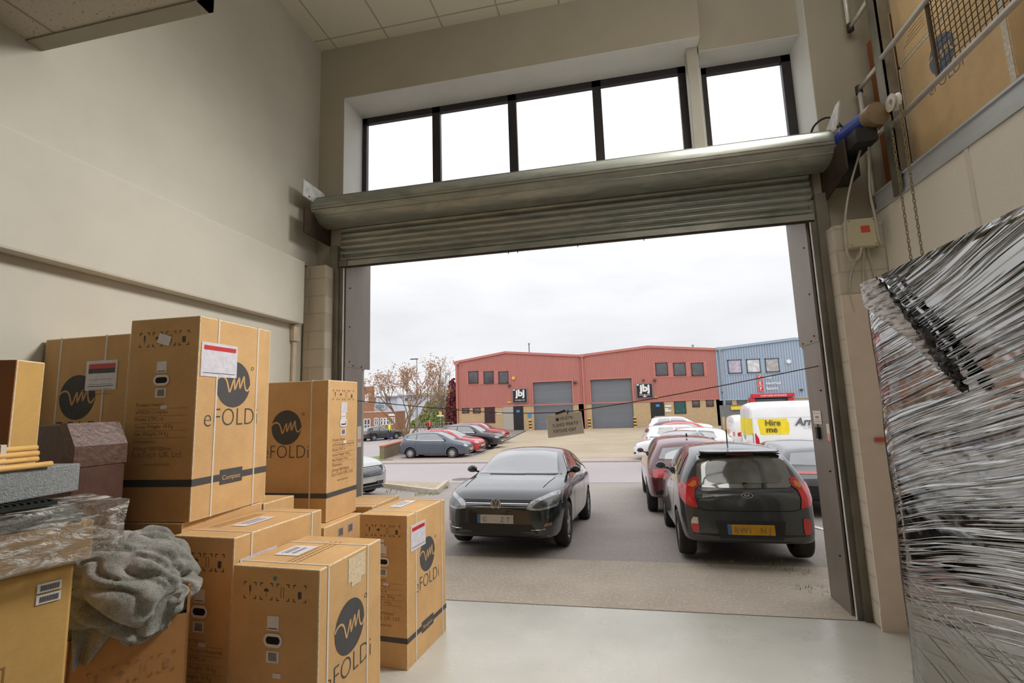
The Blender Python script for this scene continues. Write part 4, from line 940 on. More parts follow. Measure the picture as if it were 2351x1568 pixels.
VAN = dict(HATCH, top=[(0,.30),(.02,.35),(.06,.40),(.12,.44),(.17,.475),(.2,.50),(.245,.65),(.30,.86),(.35,.965),(.45,.995),(.6,1),(.8,1),(.92,.998),(.97,.99),(.985,.97),(.995,.95),(1,.92)],
    belt=[(0,.29),(.06,.38),(.12,.43),(.2,.47),(.3,.52),(.9,.52),(1,.52)], roof=.90, tw=.93, bw=.985, hoodw=.82, cowl=.2, head=.32, rend=.985,
    wmax=[(0,.78),(.02,.88),(.06,.95),(.12,.985),(.2,1),(.95,1),(.985,.99),(1,.965)], bot=[(0,.10),(.05,.08),(.2,.08),(.9,.09),(1,.11)])
class Car:
    def __init__(s, label, kind, L, W, H, paint, loc, rz, rx=0, group=None, wb=.61, fo=.205, wr=.315, name='parked_car', lift=0, mir=True, spokes=5, sub=2):
        s.L, s.W, s.H, s.k, s.paint = L, W, H, kind, paint
        s.t = empty(name, loc, rz, label, 'van' if kind is VAN else 'car', group, rx)
        k = kind; rows = []
        for yn, zt in k['top']:
            zt *= H; wm = itab(k['wmax'], yn)*W/2; zb = min(itab(k['belt'], yn)*H, zt-.025*H); zo = itab(k['bot'], yn)*H
            g = max(0, min(1, (yn-k['cowl'])/(k['head']-k['cowl']))) if yn < k['head'] else 1
            if yn > k['rend']: g = max(0, 1-(yn-k['rend'])/(1-k['rend']))
            rw = (k['hoodw']*(1-g)+k['roof']*g) if yn < .6 else (k['roof']*g + k['tw']*(1-g))
            rw *= wm; d = (.012*(1-g)+.05*g)*H
            if yn > k['rend']: d = max(d, .03*H)
            zr = max(zb+.012*H, zt-d); y = L*(.5-yn); bw = k['bw']*wm
            if rw > bw*.97: rw = bw*.97
            zm = zo+(zb-zo)*.52
            half = [(0, zt), (rw*.5, zt-(zt-zr)*.18), (rw*.88, zt-(zt-zr)*.62), (rw, zr), (bw, zb), (wm, zb-(zb-zm)*.42), (wm*.998, zm), (wm*.985, zo+(zm-zo)*.4), (wm*.96, zo+.02*H), (wm*.86, zo), (0, zo)]
            rows.append([(x, y, z) for x, z in half])
        def ring(r): return r + [(-x, y, z) for x, y, z in r[-2:0:-1]]
        R = [ring(r) for r in rows]; n = len(R[0]); vs = []; fs = []
        def cap(r, sgn):
            cz = sum(p[2] for p in r)/n; out = []
            for sc, fw in ((.55, .030), (.93, .014)): out.append([(p[0]*sc, p[1]+sgn*fw*L*.55, cz+(p[2]-cz)*sc) for p in r])
            return out
        full = cap(R[0], 1) + R + cap(R[-1], -1)[::-1]
        for r in full: vs += r
        for i in range(len(full)-1):
            for j in range(n): fs.append((i*n+j, i*n+(j+1) % n, (i+1)*n+(j+1) % n, (i+1)*n+j))
        m_ = len(full)
        fs += [tuple(range(n))[::-1], tuple((m_-1)*n+j for j in range(n))]
        mb = MB(); mb.add(vs, fs); tmp = mb.build('tmp', paint); tmp.data.materials.append(WELL)
        md = tmp.modifiers.new('s', 'SUBSURF'); md.levels = md.render_levels = sub
        dg = bpy.context.evaluated_depsgraph_get(); dg.update(); me = bpy.data.meshes.new_from_object(tmp.evaluated_get(dg))
        s.bvh = BVHTree.FromPolygons([v.co.copy() for v in me.vertices], [tuple(p.vertices) for p in me.polygons])
        bpy.data.objects.remove(tmp)
        body = bpy.data.objects.new('body', me); COL.objects.link(body)
        s.yf = L*(.5-fo); s.yr = s.yf-wb*L; s.wr = wr
        cut = MB()
        for y in (s.yf, s.yr):
            for sg in (-1, 1): cut.lathe([(0, 0), (wr+.05, 0), (wr+.05, .30), (0, .30)], 32, Matrix.Translation((sg*(W/2-.22) if sg > 0 else -(W/2+.08), y, wr)), 0)
        cu = cut.build('cut', WELL); bpy.ops.object.select_all(action='DESELECT') if False else None
        cme = cu.data; bmm = bmesh.new(); bmm.from_mesh(cme); bmesh.ops.remove_doubles(bmm, verts=bmm.verts, dist=1e-5); bmesh.ops.recalc_face_normals(bmm, faces=bmm.faces); bmm.to_mesh(cme); bmm.free()
        bo = body.modifiers.new('b', 'BOOLEAN'); bo.operation = 'DIFFERENCE'; bo.object = cu; bo.solver = 'EXACT'
        try: bo.material_mode = 'TRANSFER'
        except Exception: pass
        dg.update(); dg = bpy.context.evaluated_depsgraph_get(); m2 = bpy.data.meshes.new_from_object(body.evaluated_get(dg))
        body.modifiers.clear(); old = body.data; body.data = m2; bpy.data.meshes.remove(old); bpy.data.objects.remove(cu)
        for p in m2.polygons: p.use_smooth = True
        try: m2.set_sharp_from_angle(angle=radians(50))
        except Exception: pass
        body.parent = s.t; s.body = body
        if not m2.materials: m2.materials.append(paint)
        s.wheels(spokes)
        if mir: s.mirrors()
    def wheels(s, spokes):
        r = s.wr; w = .20
        wh = None
        for y in (s.yf, s.yr):
            for sg in (-1, 1):
                if wh is None:
                    q = MB(); q.lathe([(r*.64, .0), (r*.72, -.01), (r*.93, -.006), (r*.985, .02), (r, .05), (r, w-.05), (r*.985, w-.02), (r*.9, w), (r*.6, w)], 32)
                    o = q.build('wheel', TYRE, s.t, smooth=True)
                    q = MB(); q.lathe([(r*.69, .0), (r*.62, .03), (r*.60, .10)], 28, mi=0); q.lathe([(0, .06), (r*.6, .06)], 28, mi=1); q.lathe([(0, .0), (r*.13, .002), (r*.15, .05)], 14, mi=0)
                    for k in range(spokes):
                        a = 2*pi*k/spokes; c_, s_ = cos(a), sin(a); e1, e2 = r*.085, r*.11
                        T = Matrix(((1, 0, 0, 0), (0, c_, -s_, 0), (0, s_, c_, 0), (0, 0, 0, 1)))
                        q.add([T @ Vector(p) for p in ((.0, -e1, r*.1), (.0, e1, r*.1), (.006, e2, r*.66), (.006, -e2, r*.66), (.05, -e1, r*.1), (.05, e1, r*.1), (.05, e2, r*.66), (.05, -e2, r*.66))], [(0, 1, 2, 3), (0, 3, 7, 4), (1, 5, 6, 2)], 0)
                    rim = q.build('rim', [ALLOY, WELL], o); wh = o
                else:
                    o = wh.copy(); COL.objects.link(o); o.parent = s.t
                    rr = wh.children[0].copy(); COL.objects.link(rr); rr.parent = o
                o.location = (sg*(s.W/2-.012), y, r); o.rotation_euler = (0, 0, pi if sg > 0 else 0)
    def cast(s, o, d):
        h = s.bvh.ray_cast(Vector(o), Vector(d), 20); return h[0]
    def patch(s, name, view, pts, mat, e=.006, mirror=False, parent=None, step=.07, extra=None):
        """a panel lying on the body, cut to an outline drawn in front / rear / side / top view"""
        sides = (1, -1) if mirror else (1,)
        out = None
        for sg in sides:
            P2 = [Vector((a*(sg if view in ('front', 'rear', 'top') else 1), b)) for a, b in pts]
            dense = []
            for i in range(len(P2)):
                a, c = P2[i], P2[(i+1) % len(P2)]; k = max(1, int((c-a).length/step)); dense += [a.lerp(c, j/k) for j in range(k)]
            xs = [p.x for p in dense]; ys_ = [p.y for p in dense]; grid = []
            nx = int((max(xs)-min(xs))/step); ny = int((max(ys_)-min(ys_))/step)
            for i in range(1, nx):
                for j in range(1, ny): grid.append(Vector((min(xs)+(max(xs)-min(xs))*i/nx, min(ys_)+(max(ys_)-min(ys_))*j/ny)))
            v2, _, f2, *_r = delaunay_2d_cdt(dense+grid, [], [list(range(len(dense)))], 1, 1e-5)
            D = {'front': Vector((0, -1, 0)), 'rear': Vector((0, 1, 0)), 'side': Vector((-sg, 0, 0)), 'top': Vector((0, 0, -1))}[view]
            vs = []; hits = []
            for p in v2:
                o = {'front': Vector((p.x, 9, p.y)), 'rear': Vector((p.x, -9, p.y)), 'side': Vector((sg*9, p.x, p.y)), 'top': Vector((p.x, p.y, 9))}[view]
                h = s.cast(o, D); hits.append(h); vs.append((o, h))
            good = [h for h in hits if h is not None]
            if not good: continue
            ax = {'front': 1, 'rear': 1, 'side': 0, 'top': 2}[view]; av = sum(h[ax] for h in good)/len(good)
            co_ = []
            for o, h in vs:
                if h is None: h = Vector(o); h[ax] = av
                co_.append(h - D*e)
            mb = MB(); mb.add(co_, [tuple(f) for f in f2]); ob = mb.build(name, mat, parent or s.t, smooth=True)
            # face outward
            if ob.data.polygons and sum((p.normal.dot(D)) for p in ob.data.polygons) > 0: ob.data.flip_normals()
            out = out or ob
        return out
    def line(s, name, view, pts, w, mat, e=.008, mirror=False, parent=None):
        P = [Vector(p) for p in pts]; L = []; R = []
        for i in range(len(P)):
            d = (P[min(i+1, len(P)-1)]-P[max(i-1, 0)]).normalized(); n = Vector((-d.y, d.x))*w/2; L.append(P[i]+n); R.append(P[i]-n)
        return s.patch(name, view, [tuple(p) for p in L+R[::-1]], mat, e, mirror, parent, step=.09)
    def mirrors(s):
        k = s.k; y = s.L*(.5-(k['cowl']+.075)); z = .70*s.H if k is not VAN else .52*s.H
        for sg in (-1, 1):
            h = s.cast((sg*9, y, z-.02), (-sg, 0, 0)); x = abs(h.x) if h else s.W*.44
            def f(q):
                bm = bmesh.new(); bmesh.ops.create_uvsphere(bm, u_segments=14, v_segments=9, radius=1)
                q.add([(sg*(x+.115)+v.co.x*.088*(1.0-.15*v.co.z), y+v.co.y*.055+.02*abs(v.co.x), z+.055+v.co.z*.062) for v in bm.verts], [tuple(v.index for v in fc.verts) for fc in bm.faces]); bm.free()
                q.bar((sg*(x-.02), y, z), (sg*(x+.10), y, z+.03), .035, .03)
            mo = one('door_mirror', s.paint, f, s.t, smooth=True)
            one('mirror_glass', MIRG, lambda q: q.poly([(sg*(x+.115)+.070*cos(a), y-.045, z+.055+.046*sin(a)) for a in [2*pi*i/14 for i in range(14)]]), mo)
    def Y(s, yn): return s.L*(.5-yn)
    def glass(s, doors=2, rearglass=True, tint=None):
        k, H, W, L = s.k, s.H, s.W, s.L; g = tint or AUTOGLASS
        zc = itab(k['top'], k['cowl'])*H; zh = itab(k['top'], k['head'])*H
        rw = k['roof']*W/2; cw = k['hoodw']*W/2
        s.patch('windscreen', 'front', [(-cw*.93, zc+.015), (0, zc+.005), (cw*.93, zc+.015), (rw*.90, zh-.035*H), (rw*.5, zh-.012*H), (-rw*.5, zh-.012*H), (-rw*.90, zh-.035*H)], g, .013, step=.045)
        Bt = lambda yn: itab(k['belt'], yn)*H + .012*H
        Rt = lambda yn: itab(k['top'], yn)*H - .075*H
        y0, y1, y2 = k['cowl']+.055, k['head']+.04, k['rend']-.04
        mid = .5*(y1+y2) + (-.02 if doors == 2 else .06)
        def side(a, b, slopeA, slopeB):
            pts = [(s.Y(a), Bt(a)), (s.Y((a+b)/2), Bt((a+b)/2)), (s.Y(b), Bt(b))]
            pts += [(s.Y(b+slopeB), Rt(b+slopeB)), (s.Y((a+b)/2+.02), Rt((a+b)/2+.02)), (s.Y(a+slopeA), Rt(a+slopeA))]
            s.patch('side_window', 'side', pts, g, .007, mirror=True)
        side(y0, mid-.008, y1-y0+.0, 0)
        side(mid+.008, y2-.03 if doors == 2 else y2-.02, 0, -.03)
        if rearglass:
            zt = itab(k['top'], k['rend'])*H; zb = itab(k['top'], .975)*H
            s.patch('rear_window', 'rear', [(-rw*1.02, zb+.03*H), (0, zb+.015*H), (rw*1.02, zb+.03*H), (rw*.86, zt-.06*H), (0, zt-.035*H), (-rw*.86, zt-.06*H)], g, .008, step=.05)
        # shut lines
        for yn in (mid, ):
            s.line('door_gap', 'side', [(s.Y(yn), Bt(yn)), (s.Y(yn+.004), .45*H), (s.Y(yn-.01), .24*H)], .012, WELL, .003, True)
        s.line('door_gap', 'side', [(s.Y(y0+.03), Bt(y0+.03)-.02), (s.Y(y0+.012), .42*H), (s.Y(y0+.02), .24*H)], .012, WELL, .003, True)
        s.patch('door_handle', 'side', [(s.Y(mid-.045), Bt(mid)-.10), (s.Y(mid-.005), Bt(mid)-.10), (s.Y(mid-.005), Bt(mid)-.075), (s.Y(mid-.045), Bt(mid)-.075)], s.paint, .02, True)
    def plate(s, view, z, mat, txt, w=.52, h=.112, x=0, band=True):
        y = s.cast((x, 9 if view == 'front' else -9, z), (0, -1 if view == 'front' else 1, 0)); 
        yy = (y.y if y else s.L/2*(1 if view == 'front' else -1)) + (.012 if view == 'front' else -.012)
        u = (-1, 0, 0) if view == 'front' else (1, 0, 0)
        F = Frame((x, yy, z), u, (0, 0, 1))
        def f(q):
            F.slab(q, -w/2, -h/2, w/2, h/2, .012, 0, -.008)
            if band: F.rect(q, -w/2, -h/2, -w/2+.045, h/2, 1, .0055)
            for tx, xx in txt: F.text(q, tx, xx, -h*.30, size=h*.80, mi=2, e=.007, align='CENTER')
        return one('number_plate', [mat, PLB, PLT], f, s.t, fix=False)
    def lamps(s, front=True, rear=True, tail=None, head=None, grille=True):
        H, W = s.H, s.W
        if front:
            s.patch('headlight', 'front', head or [(.50*W/2, .44*H), (.60*W/2, .42*H), (.84*W/2, .455*H), (.90*W/2, .52*H), (.84*W/2, .545*H), (.52*W/2, .475*H)], LAMPG, .006, True)
            if grille: s.patch('grille', 'front', [(-.46*W/2, .42*H), (.46*W/2, .42*H), (.46*W/2, .465*H), (-.46*W/2, .465*H)], BLKP, .004)
            s.patch('lower_intake', 'front', [(-.55*W/2, .18*H), (.55*W/2, .18*H), (.6*W/2, .28*H), (-.6*W/2, .28*H)], BLKP, .004)
        if rear:
            s.patch('tail_lamp', 'rear', tail or [(.62*W/2, .60*H), (.86*W/2, .60*H), (.88*W/2, .50*H), (.62*W/2, .50*H)], TAILR, .008, True)
            s.patch('tail_lamp', 'side', [(s.Y(.955), .60*H), (s.Y(.985), .58*H), (s.Y(.985), .50*H), (s.Y(.955), .50*H)], TAILR, .008, True)
def tiltat(y0, y1): return atan2(gz(y1)-gz(y0), y1-y0)
def sm(P):
    P = [Vector(p_) for p_ in P]; n = len(P); out = []
    for i in range(n):
        a, b, c, d = P[i-1], P[i], P[(i+1) % n], P[(i+2) % n]
        for k in range(4):
            t = k/4; q = .5*((2*b)+(c-a)*t+(2*a-5*b+4*c-d)*t*t+(3*b-a-3*c+d)*t**3); out.append(tuple(b.lerp(c, t)*.45 + q*.55))
    return out
# ------------------------------------------------------------------ the two big cars in front of the door
BLACKP = carpaint('black_metallic_paint', (30, 33, 36), .22); DKGREY = carpaint('dark_grey_paint', (50, 54, 57), .3)
pit = tiltat(7.5, 10.1)
rw_ = (-1.655, 7.62, gz(7.62))
gc = Car('black hatchback facing the warehouse with a round badge on its grille', HATCH, 4.26, 1.79, 1.46, BLACKP, (0, 0, 0), pi, spokes=5, wb=.62, fo=.20, wr=.318)
ang = radians(-2.6)
def place(c, x, y, rz, front=None):
    """put the car's origin so that its given axle stands over (x, y); rz is the heading of its front (0 = away from the door)"""
    c.t.rotation_euler = (0, 0, rz); d = Vector((-sin(rz), cos(rz), 0)); ya = c.yf if front else c.yr
    o = Vector((x, y, 0)) - d*ya; a = o + d*c.yf; b = o + d*c.yr
    p = atan2(gz(a.y)-gz(b.y), (a-b).length)
    zmid = gz(b.y) + (gz(a.y)-gz(b.y))*((-c.yr)/(c.yf-c.yr))
    R = Matrix.Rotation(rz, 4, 'Z') @ Matrix.Rotation(p, 4, 'X')
    c.t.rotation_euler = R.to_euler(); c.t.location = (o.x, o.y, zmid)
place(gc, -1.655, 7.62, pi - radians(3.2), True)
gc.glass()
gc.patch('headlight', 'front', sm([(.44, .605), (.50, .705), (.72, .80), (.845, .83), (.88, .80), (.885, .72), (.865, .64), (.62, .59)]), LAMPG, .008, True, step=.03)
gc.patch('headlight_core', 'front', sm([(.52, .635), (.60, .70), (.76, .765), (.83, .765), (.84, .70), (.80, .655), (.62, .615)]), M('headlamp_dark_core', (74, 72, 68), .2, .3, var=.6, scale=12, coat=1), .016, True, step=.03)  # darker mottled core inside the headlamp
gc.patch('grille', 'front', [(-.45, .615), (.45, .615), (.48, .705), (-.48, .705)], BLKP, .003)
gc.line('grille_bar', 'front', [(-.46, .672), (.46, .672)], .008, CHROME, .010); gc.line('grille_bar', 'front', [(-.45, .626), (.45, .626)], .012, CHROME, .010)
gc.patch('lower_intake', 'front', [(-.54, .265), (.54, .265), (.60, .30), (.50, .405), (-.50, .405), (-.60, .30)], BLKP, .004)
gc.patch('fog_lamp', 'front', [(.66, .375), (.84, .395), (.84, .435), (.68, .415)], M('fog_lamp_lens', (150, 112, 84), .2, .3, coat=1), .008, True)
gc.line('bumper_trim', 'front', [(.50, .335), (.68, .345), (.84, .38)], .010, CHROME, .008, True)
gc.line('bumper_trim', 'front', [(-.84, .33), (-.72, .25), (-.5, .225), (0, .22), (.5, .225), (.72, .25), (.84, .33)], .012, CHROME, .008)
def badge(car, z, r):
    h = car.cast((0, 9, z), (0, -1, 0)); F = Frame((0, h.y+.034, z), (-1, 0, 0), (0, 0, 1))
    def f(q):
        F.disc(q, 0, 0, r, 1, .002); n = 36
        q.add([F.p(rr*cos(2*pi*k/n), rr*sin(2*pi*k/n), .006) for rr in (r, r*.84) for k in range(n)], [(k, (k+1) % n, n+(k+1) % n, n+k) for k in range(n)], 0)
        F.ribbon(q, [(-.34*r, .74*r), (0, .06*r), (.34*r, .74*r)], r*.17, 0, .006); F.ribbon(q, [(-.74*r, .36*r), (-.36*r, -.72*r), (0, .02*r), (.36*r, -.72*r), (.74*r, .36*r)], r*.17, 0, .006)
    one('front_badge', [M('badge_silver', (206, 203, 200), .4), M('badge_dark', (92, 84, 80), .4)], f, car.t, fix=False)
badge(gc, .665, .075)
gc.plate('front', .47, PLW, (('G', -.155), ('Z', .10), ('T', .185)))
gc.line('bonnet_gap', 'front', [(-.60, .715), (0, .712), (.60, .715)], .006, WELL, .004)
gc.line('bonnet_crease', 'top', [(.60, gc.Y(.08)), (.66, gc.Y(.24))], .01, WELL, .003, True)
for x0 in (-.35, .25): gc.line('wiper', 'front', [(x0-.38, 1.012), (x0+.22, 1.015)], .016, BLKP, .02)
gc.lamps(False, True)
one('interior_mirror', BLKP, lambda q: q.box((-.10, gc.Y(.44)-.02, 1.325), (.10, gc.Y(.44), 1.365)), gc.t)
# small dark grey hatchback, tail towards the door
kc = Car('dark grey small hatchback parked with its tail to the door, yellow plate', MINI, 3.60, 1.61, 1.49, DKGREY, (0, 0, 0), 0, wb=.662, fo=.18, wr=.29)
place(kc, 1.548, 7.16, radians(-.9))
kc.glass(rearglass=False)
KG = NT('paler_rear_glass'); KG.bsdf(KG.ramp(KG.noise(1.6, 3, .5, KG.coords()), [(.35, lin((58, 60, 58))), (.65, lin((120, 122, 118)))]), .06, 0, None, .8, Coat_Weight=.6); KG = KG.m
kc.patch('rear_window', 'rear', [(-.57, .95), (-.50, .905), (0, .895), (.50, .905), (.57, .95), (.515, 1.30), (.25, 1.325), (-.25, 1.325), (-.515, 1.30)], AUTOGLASS, .008, step=.035)
kc.patch('rear_window_paler_area', 'rear', sm([(-.44, 1.0), (-.36, .96), (0, .955), (.36, .96), (.44, 1.0), (.43, 1.16), (.35, 1.275), (0, 1.295), (-.35, 1.275), (-.43, 1.16)]), KG, .013, step=.035)  # opaque paler mottled area in the middle of the rear window
def spo(q):
    y = kc.Y(.945)
    q.prism([(-.46, y+.14, 1.35), (.46, y+.14, 1.35), (.485, y-.03, 1.332), (.40, y-.085, 1.322), (.2, y-.105, 1.322), (-.2, y-.105, 1.322), (-.40, y-.085, 1.322), (-.485, y-.03, 1.332)], (0, 0, .022))
one('roof_spoiler', DKGREY, spo, kc.t, bevel=.01)
one('spoiler_underside', BLKP, lambda q: q.prism([(-.45, kc.Y(.945)-.065, 1.326), (.45, kc.Y(.945)-.065, 1.326), (.50, kc.Y(.945)-.03, 1.305), (-.50, kc.Y(.945)-.03, 1.305)], (0, .05, 0)), kc.t)
one('brake_light', M('high_brake_light', (96, 24, 24), .3), lambda q: q.box((-.16, kc.Y(.945)-.085, 1.296), (.16, kc.Y(.945)-.05, 1.32)), kc.t)
kc.patch('tail_lamp', 'rear', sm([(.535, 1.02), (.60, 1.03), (.68, .96), (.735, .90), (.75, .80), (.735, .71), (.67, .68), (.59, .67), (.615, .79), (.595, .885), (.545, .925)]), TAILR, .016, True, step=.022)
kc.patch('indicator_lens', 'rear', [(.565, .985), (.60, .99), (.68, .93), (.62, .905), (.575, .93)], TAILO, .022, True, step=.025)
kc.patch('tail_lamp', 'side', [(kc.Y(.975), 1.01), (kc.Y(.93), .93), (kc.Y(.95), .82), (kc.Y(.99), .72), (kc.Y(.992), .90)], TAILR, .012, True)
kc.patch('reflector', 'rear', sm([(.60, .37), (.665, .38), (.685, .46), (.675, .52), (.65, .555), (.60, .55), (.59, .46)]), TAILR, .012, True, step=.022)
kc.patch('reversing_lens', 'rear', [(-.682, .475), (-.60, .475), (-.60, .55), (-.65, .555), (-.675, .52)], TAILW, .018, step=.022)
kc.plate('rear', .415, PLY, (('B', -.165), ('W', -.085), ('1', -.01), ('N', .135), ('J', .205)), w=.53, h=.118)
kc.patch('plate_recess', 'rear', [(-.36, .30), (.36, .30), (.40, .52), (-.40, .52)], M('dark_bumper_recess', (36, 38, 40), .4), .003)
kc.line('tailgate_gap_crease', 'rear', [(-.60, .72), (-.585, .66), (-.5, .635), (0, .63), (.5, .635), (.585, .66), (.60, .72)], .008, WELL, .006)
kc.line('tailgate_gap_crease', 'rear', [(-.60, .895), (-.53, .86), (0, .855), (.53, .86), (.60, .895)], .005, M('crease_shadow', (36, 38, 40), .5), .006)  # crease under the window, its shade drawn as a darker line
kc.patch('lower_bumper', 'rear', [(-.70, .27), (.70, .27), (.66, .36), (-.66, .36)], M('black_bumper_plastic', (38, 38, 39), .6), .004)
def oval(car, z, w, h):
    c_ = car.cast((0, -9, z), (0, 1, 0)); F = Frame((0, c_.y-.012, z), (1, 0, 0), (0, 0, 1))
    def f(q):
        F.disc(q, 0, 0, w, 0, .002, 40, h); F.disc(q, 0, 0, w*.88, 1, .004, 40, h*.80); F.text(q, 'KIA', 0, -h*.38, w=w*1.05, mi=0, e=.006, align='CENTER', off=.02)
    one('rear_badge', [M('badge_silver', (206, 203, 200), .4), M('badge_black', (50, 46, 42), .4)], f, car.t, fix=False)
oval(kc, .815, .067, .036)
def pic(q):
    c_ = kc.cast((-.42, -9, .80), (0, 1, 0)); F = Frame((-.52, c_.y-.034, .80), (1, 0, 0), (0, 0, 1)); F.text(q, 'picanto', 0, 0, w=.19, mi=0, e=.004, off=.015)
one('badge_lettering', M('badge_silver', (206, 203, 200), .4), pic, kc.t, fix=False)
one('rear_wiper', BLKP, lambda q: (q.bar((.0, kc.Y(1.0)-.03+.09, .93), (.40, kc.Y(1.0)+.10, .985), .02, .018), q.lathe([(0, -.03), (.035, -.03), (.035, .03), (0, .03)], 12, Matrix.Translation((.0, kc.Y(1.0)+.06, .93)) @ Matrix.Rotation(radians(90), 4, 'Z'))), kc.t)
one('aerial', BLKP, lambda q: q.tube([(-.02, kc.Y(.80), 1.45), (-.03, kc.Y(.82), 1.64)], .008, 6), kc.t)
kc.line('door_gap', 'side', [(kc.Y(.82), 1.0), (kc.Y(.80), .75), (kc.Y(.74), .6)], .010, WELL, .003, True)
kc.lamps(True, False)
# ------------------------------------------------------------------ the rest of the car park
def std(label, kind, L, W, H, col, axle, rz, front=False, doors=2, extra=None, tone=None, **k):
    c = Car(label, kind, L, W, H, carpaint(*col), (0, 0, 0), 0, **k); place(c, axle[0], axle[1], rz, front); c.glass(doors); c.lamps(); 
    return c
qa = std('dark burgundy car with a sloping rear window, half hidden behind the dark grey hatchback', SUV, 4.39, 1.84, 1.57, ('burgundy_paint', (92, 40, 46), .3), (1.50, 11.25), radians(-1), wr=.34)
qa.line('tailgate_trim', 'rear', [(-.7, .93), (.7, .93)], .03, TAILR, .014); qa.patch('lower_bumper', 'rear', [(-.8, .30), (.8, .30), (.75, .52), (.5, .60), (-.5, .60), (-.75, .52)], BLKP, .005)
qa.plate('rear', .72, PLY, ())
one('aerial', BLKP, lambda q: q.box((-.012, qa.Y(.82)-.05, 1.55), (.012, qa.Y(.82)+.03, 1.63)), qa.t)
cv = std('black and grey hatchback behind the right door lining, next to the dark grey hatchback', HATCH, 4.5, 1.80, 1.43, ('gunmetal_paint', (84, 86, 90), .22), (3.98, 11.35), radians(-2), wr=.33)
cv.patch('lower_bumper', 'rear', [(-.84, .26), (.84, .26), (.86, .42), (.72, .62), (-.72, .62), (-.86, .42)], BLKP, .006)
cv.line('bumper_trim', 'rear', [(-.80, .40), (-.62, .36), (-.48, .36)], .02, CHROME, .012); cv.line('bumper_trim', 'rear', [(-.75, .53), (-.45, .53)], .012, CHROME, .012); cv.line('light_bar', 'rear', [(-.8, .86), (.8, .86)], .05, TAILR, .012)
nfp = G(880, 1128)
ni = std('silver car nosing in past the left door lining, slatted grille', SUV, 4.4, 1.84, 1.60, ('silver_paint', (176, 176, 176), .3, .3), (-7.55, 12.75), radians(-112), True, wr=.34)
ni.patch('grille', 'front', [(-.46, .60), (.46, .60), (.62, .86), (-.62, .86)], BLKP, .012)
for k in range(7): ni.line('grille_bar', 'front', [(-.46+.02*k-.1, .63+.033*k), (.46+.1-.02*k, .63+.033*k)], .010, CHROME, .018)
ni.patch('lower_intake', 'front', [(-.6, .24), (.6, .24), (.55, .38), (-.55, .38)], BLKP, .016); ni.plate('front', .49, PLW, ())
# left hand bays, all nose to the right
def P0(u, v): p = G(u, v); return p
fw = P0(938, 1055)
fi = std('blue grey three door hatchback, nearest car of the left row', MINI, 3.95, 1.72, 1.48, ('blue_grey_paint', (72, 79, 92), .26), (0, 0), radians(-94), doors=3, spokes=9, wr=.30, wb=.63, fo=.195)
a, c = P0(938, 1054), P0(1033, 1054)
place(fi, a.x+.1, a.y+.86, radians(-91))
fi.plate('front', .46, PLW, ())
fi.line('window_trim', 'side', [(fi.Y(.30), .985), (fi.Y(.6), 1.0), (fi.Y(.88), 1.06), (fi.Y(.915), 1.16)], .022, CHROME, .010, True)
def row(u, y): return at(u, 985, 'Y', y).x
def rack(c, z):
    one('roof_rail', CHROME, lambda q: [q.bar((sg*c.W*.33, c.Y(.45), z), (sg*c.W*.33, c.Y(.88), z-.03), .03, .03) for sg in (-1, 1)], c.t)
    return c
ce = std('bright red car with roof rails, second in the left row', ESTATE, 4.45, 1.80, 1.47, ('red_paint', (186, 28, 44), .24), (0, 0), 0, wr=.33)
ce.plate('front', .46, PLW, ())
place(ce, row(1116, 29.2)-1.2, 29.2, radians(-97), True)
def bars(q):
    for yn in (.55, .72): q.bar((-.55, ce.Y(yn), 1.50), (.55, ce.Y(yn), 1.50), .05, .03); q.box((-.58, ce.Y(yn)-.03, 1.43), (-.52, ce.Y(yn)+.03, 1.52)); q.box((.52, ce.Y(yn)-.03, 1.43), (.58, ce.Y(yn)+.03, 1.52))
one('roof_rail', CHROME, bars, ce.t)
ti = rack(std('black car with silver roof rails, third in the left row', SUV, 4.5, 1.84, 1.62, ('black_paint', (34, 34, 38), .22), (0, 0), 0, wr=.35), 1.63)
ti.plate('front', .5, PLW, ()); place(ti, row(1156, 32.3)-1.05, 32.3, radians(-99), True)
ti.line('window_trim', 'side', [(ti.Y(.33), 1.10), (ti.Y(.86), 1.13)], .025, CHROME, .010, True)
r2 = std('dark red car at the far end of the left row, nearest the red building', SUV, 4.5, 1.84, 1.63, ('dark_red_paint', (158, 26, 44), .26), (0, 0), 0, wr=.35)
place(r2, row(1166, 36.5)-1.0, 36.5, radians(-97), True); r2.plate('front', .5, PLW, ())
# right hand bays
wf_ = std('white hatchback with its nose to the left, black grille and fog lamp', HATCH, 4.36, 1.82, 1.48, ('white_paint', (232, 232, 232), .3), (0, 0), 0, wr=.33)
place(wf_, row(1453, 24.4)+.98, 24.3, radians(80), True)
wf_.patch('fog_lamp', 'front', [(.55, .30), (.80, .33), (.82, .40), (.60, .40)], BLKP, .008, True)
gy = std('grey coupe shaped hatchback half hidden behind the burgundy car roof', HATCH, 3.9, 1.70, 1.45, ('mid_grey_paint', (132, 134, 138), .28), (0, 0), 0, wr=.32)
place(gy, at(1548, 1000, 'Y', 20.2).x, 19.9, radians(-26))
one('tail_spoiler', M('grey_spoiler', (110, 112, 112), .4), lambda q: (q.bar((-.75, gy.Y(1.0)+.08, 1.22), (.75, gy.Y(1.0)+.08, 1.22), .16, .02), [q.bar((x, gy.Y(1.0)+.08, .95), (x, gy.Y(1.0)+.08, 1.21), .04, .03) for x in (-.5, .5)]), gy.t)
we = std('white car with its red tail lamps to the left, in front of the red roof', ESTATE, 4.3, 1.80, 1.50, ('white_paint', (232, 232, 232), .3), (0, 0), 0, wr=.33)
place(we, row(1470, 27.8)+.95, 27.9, radians(-84))
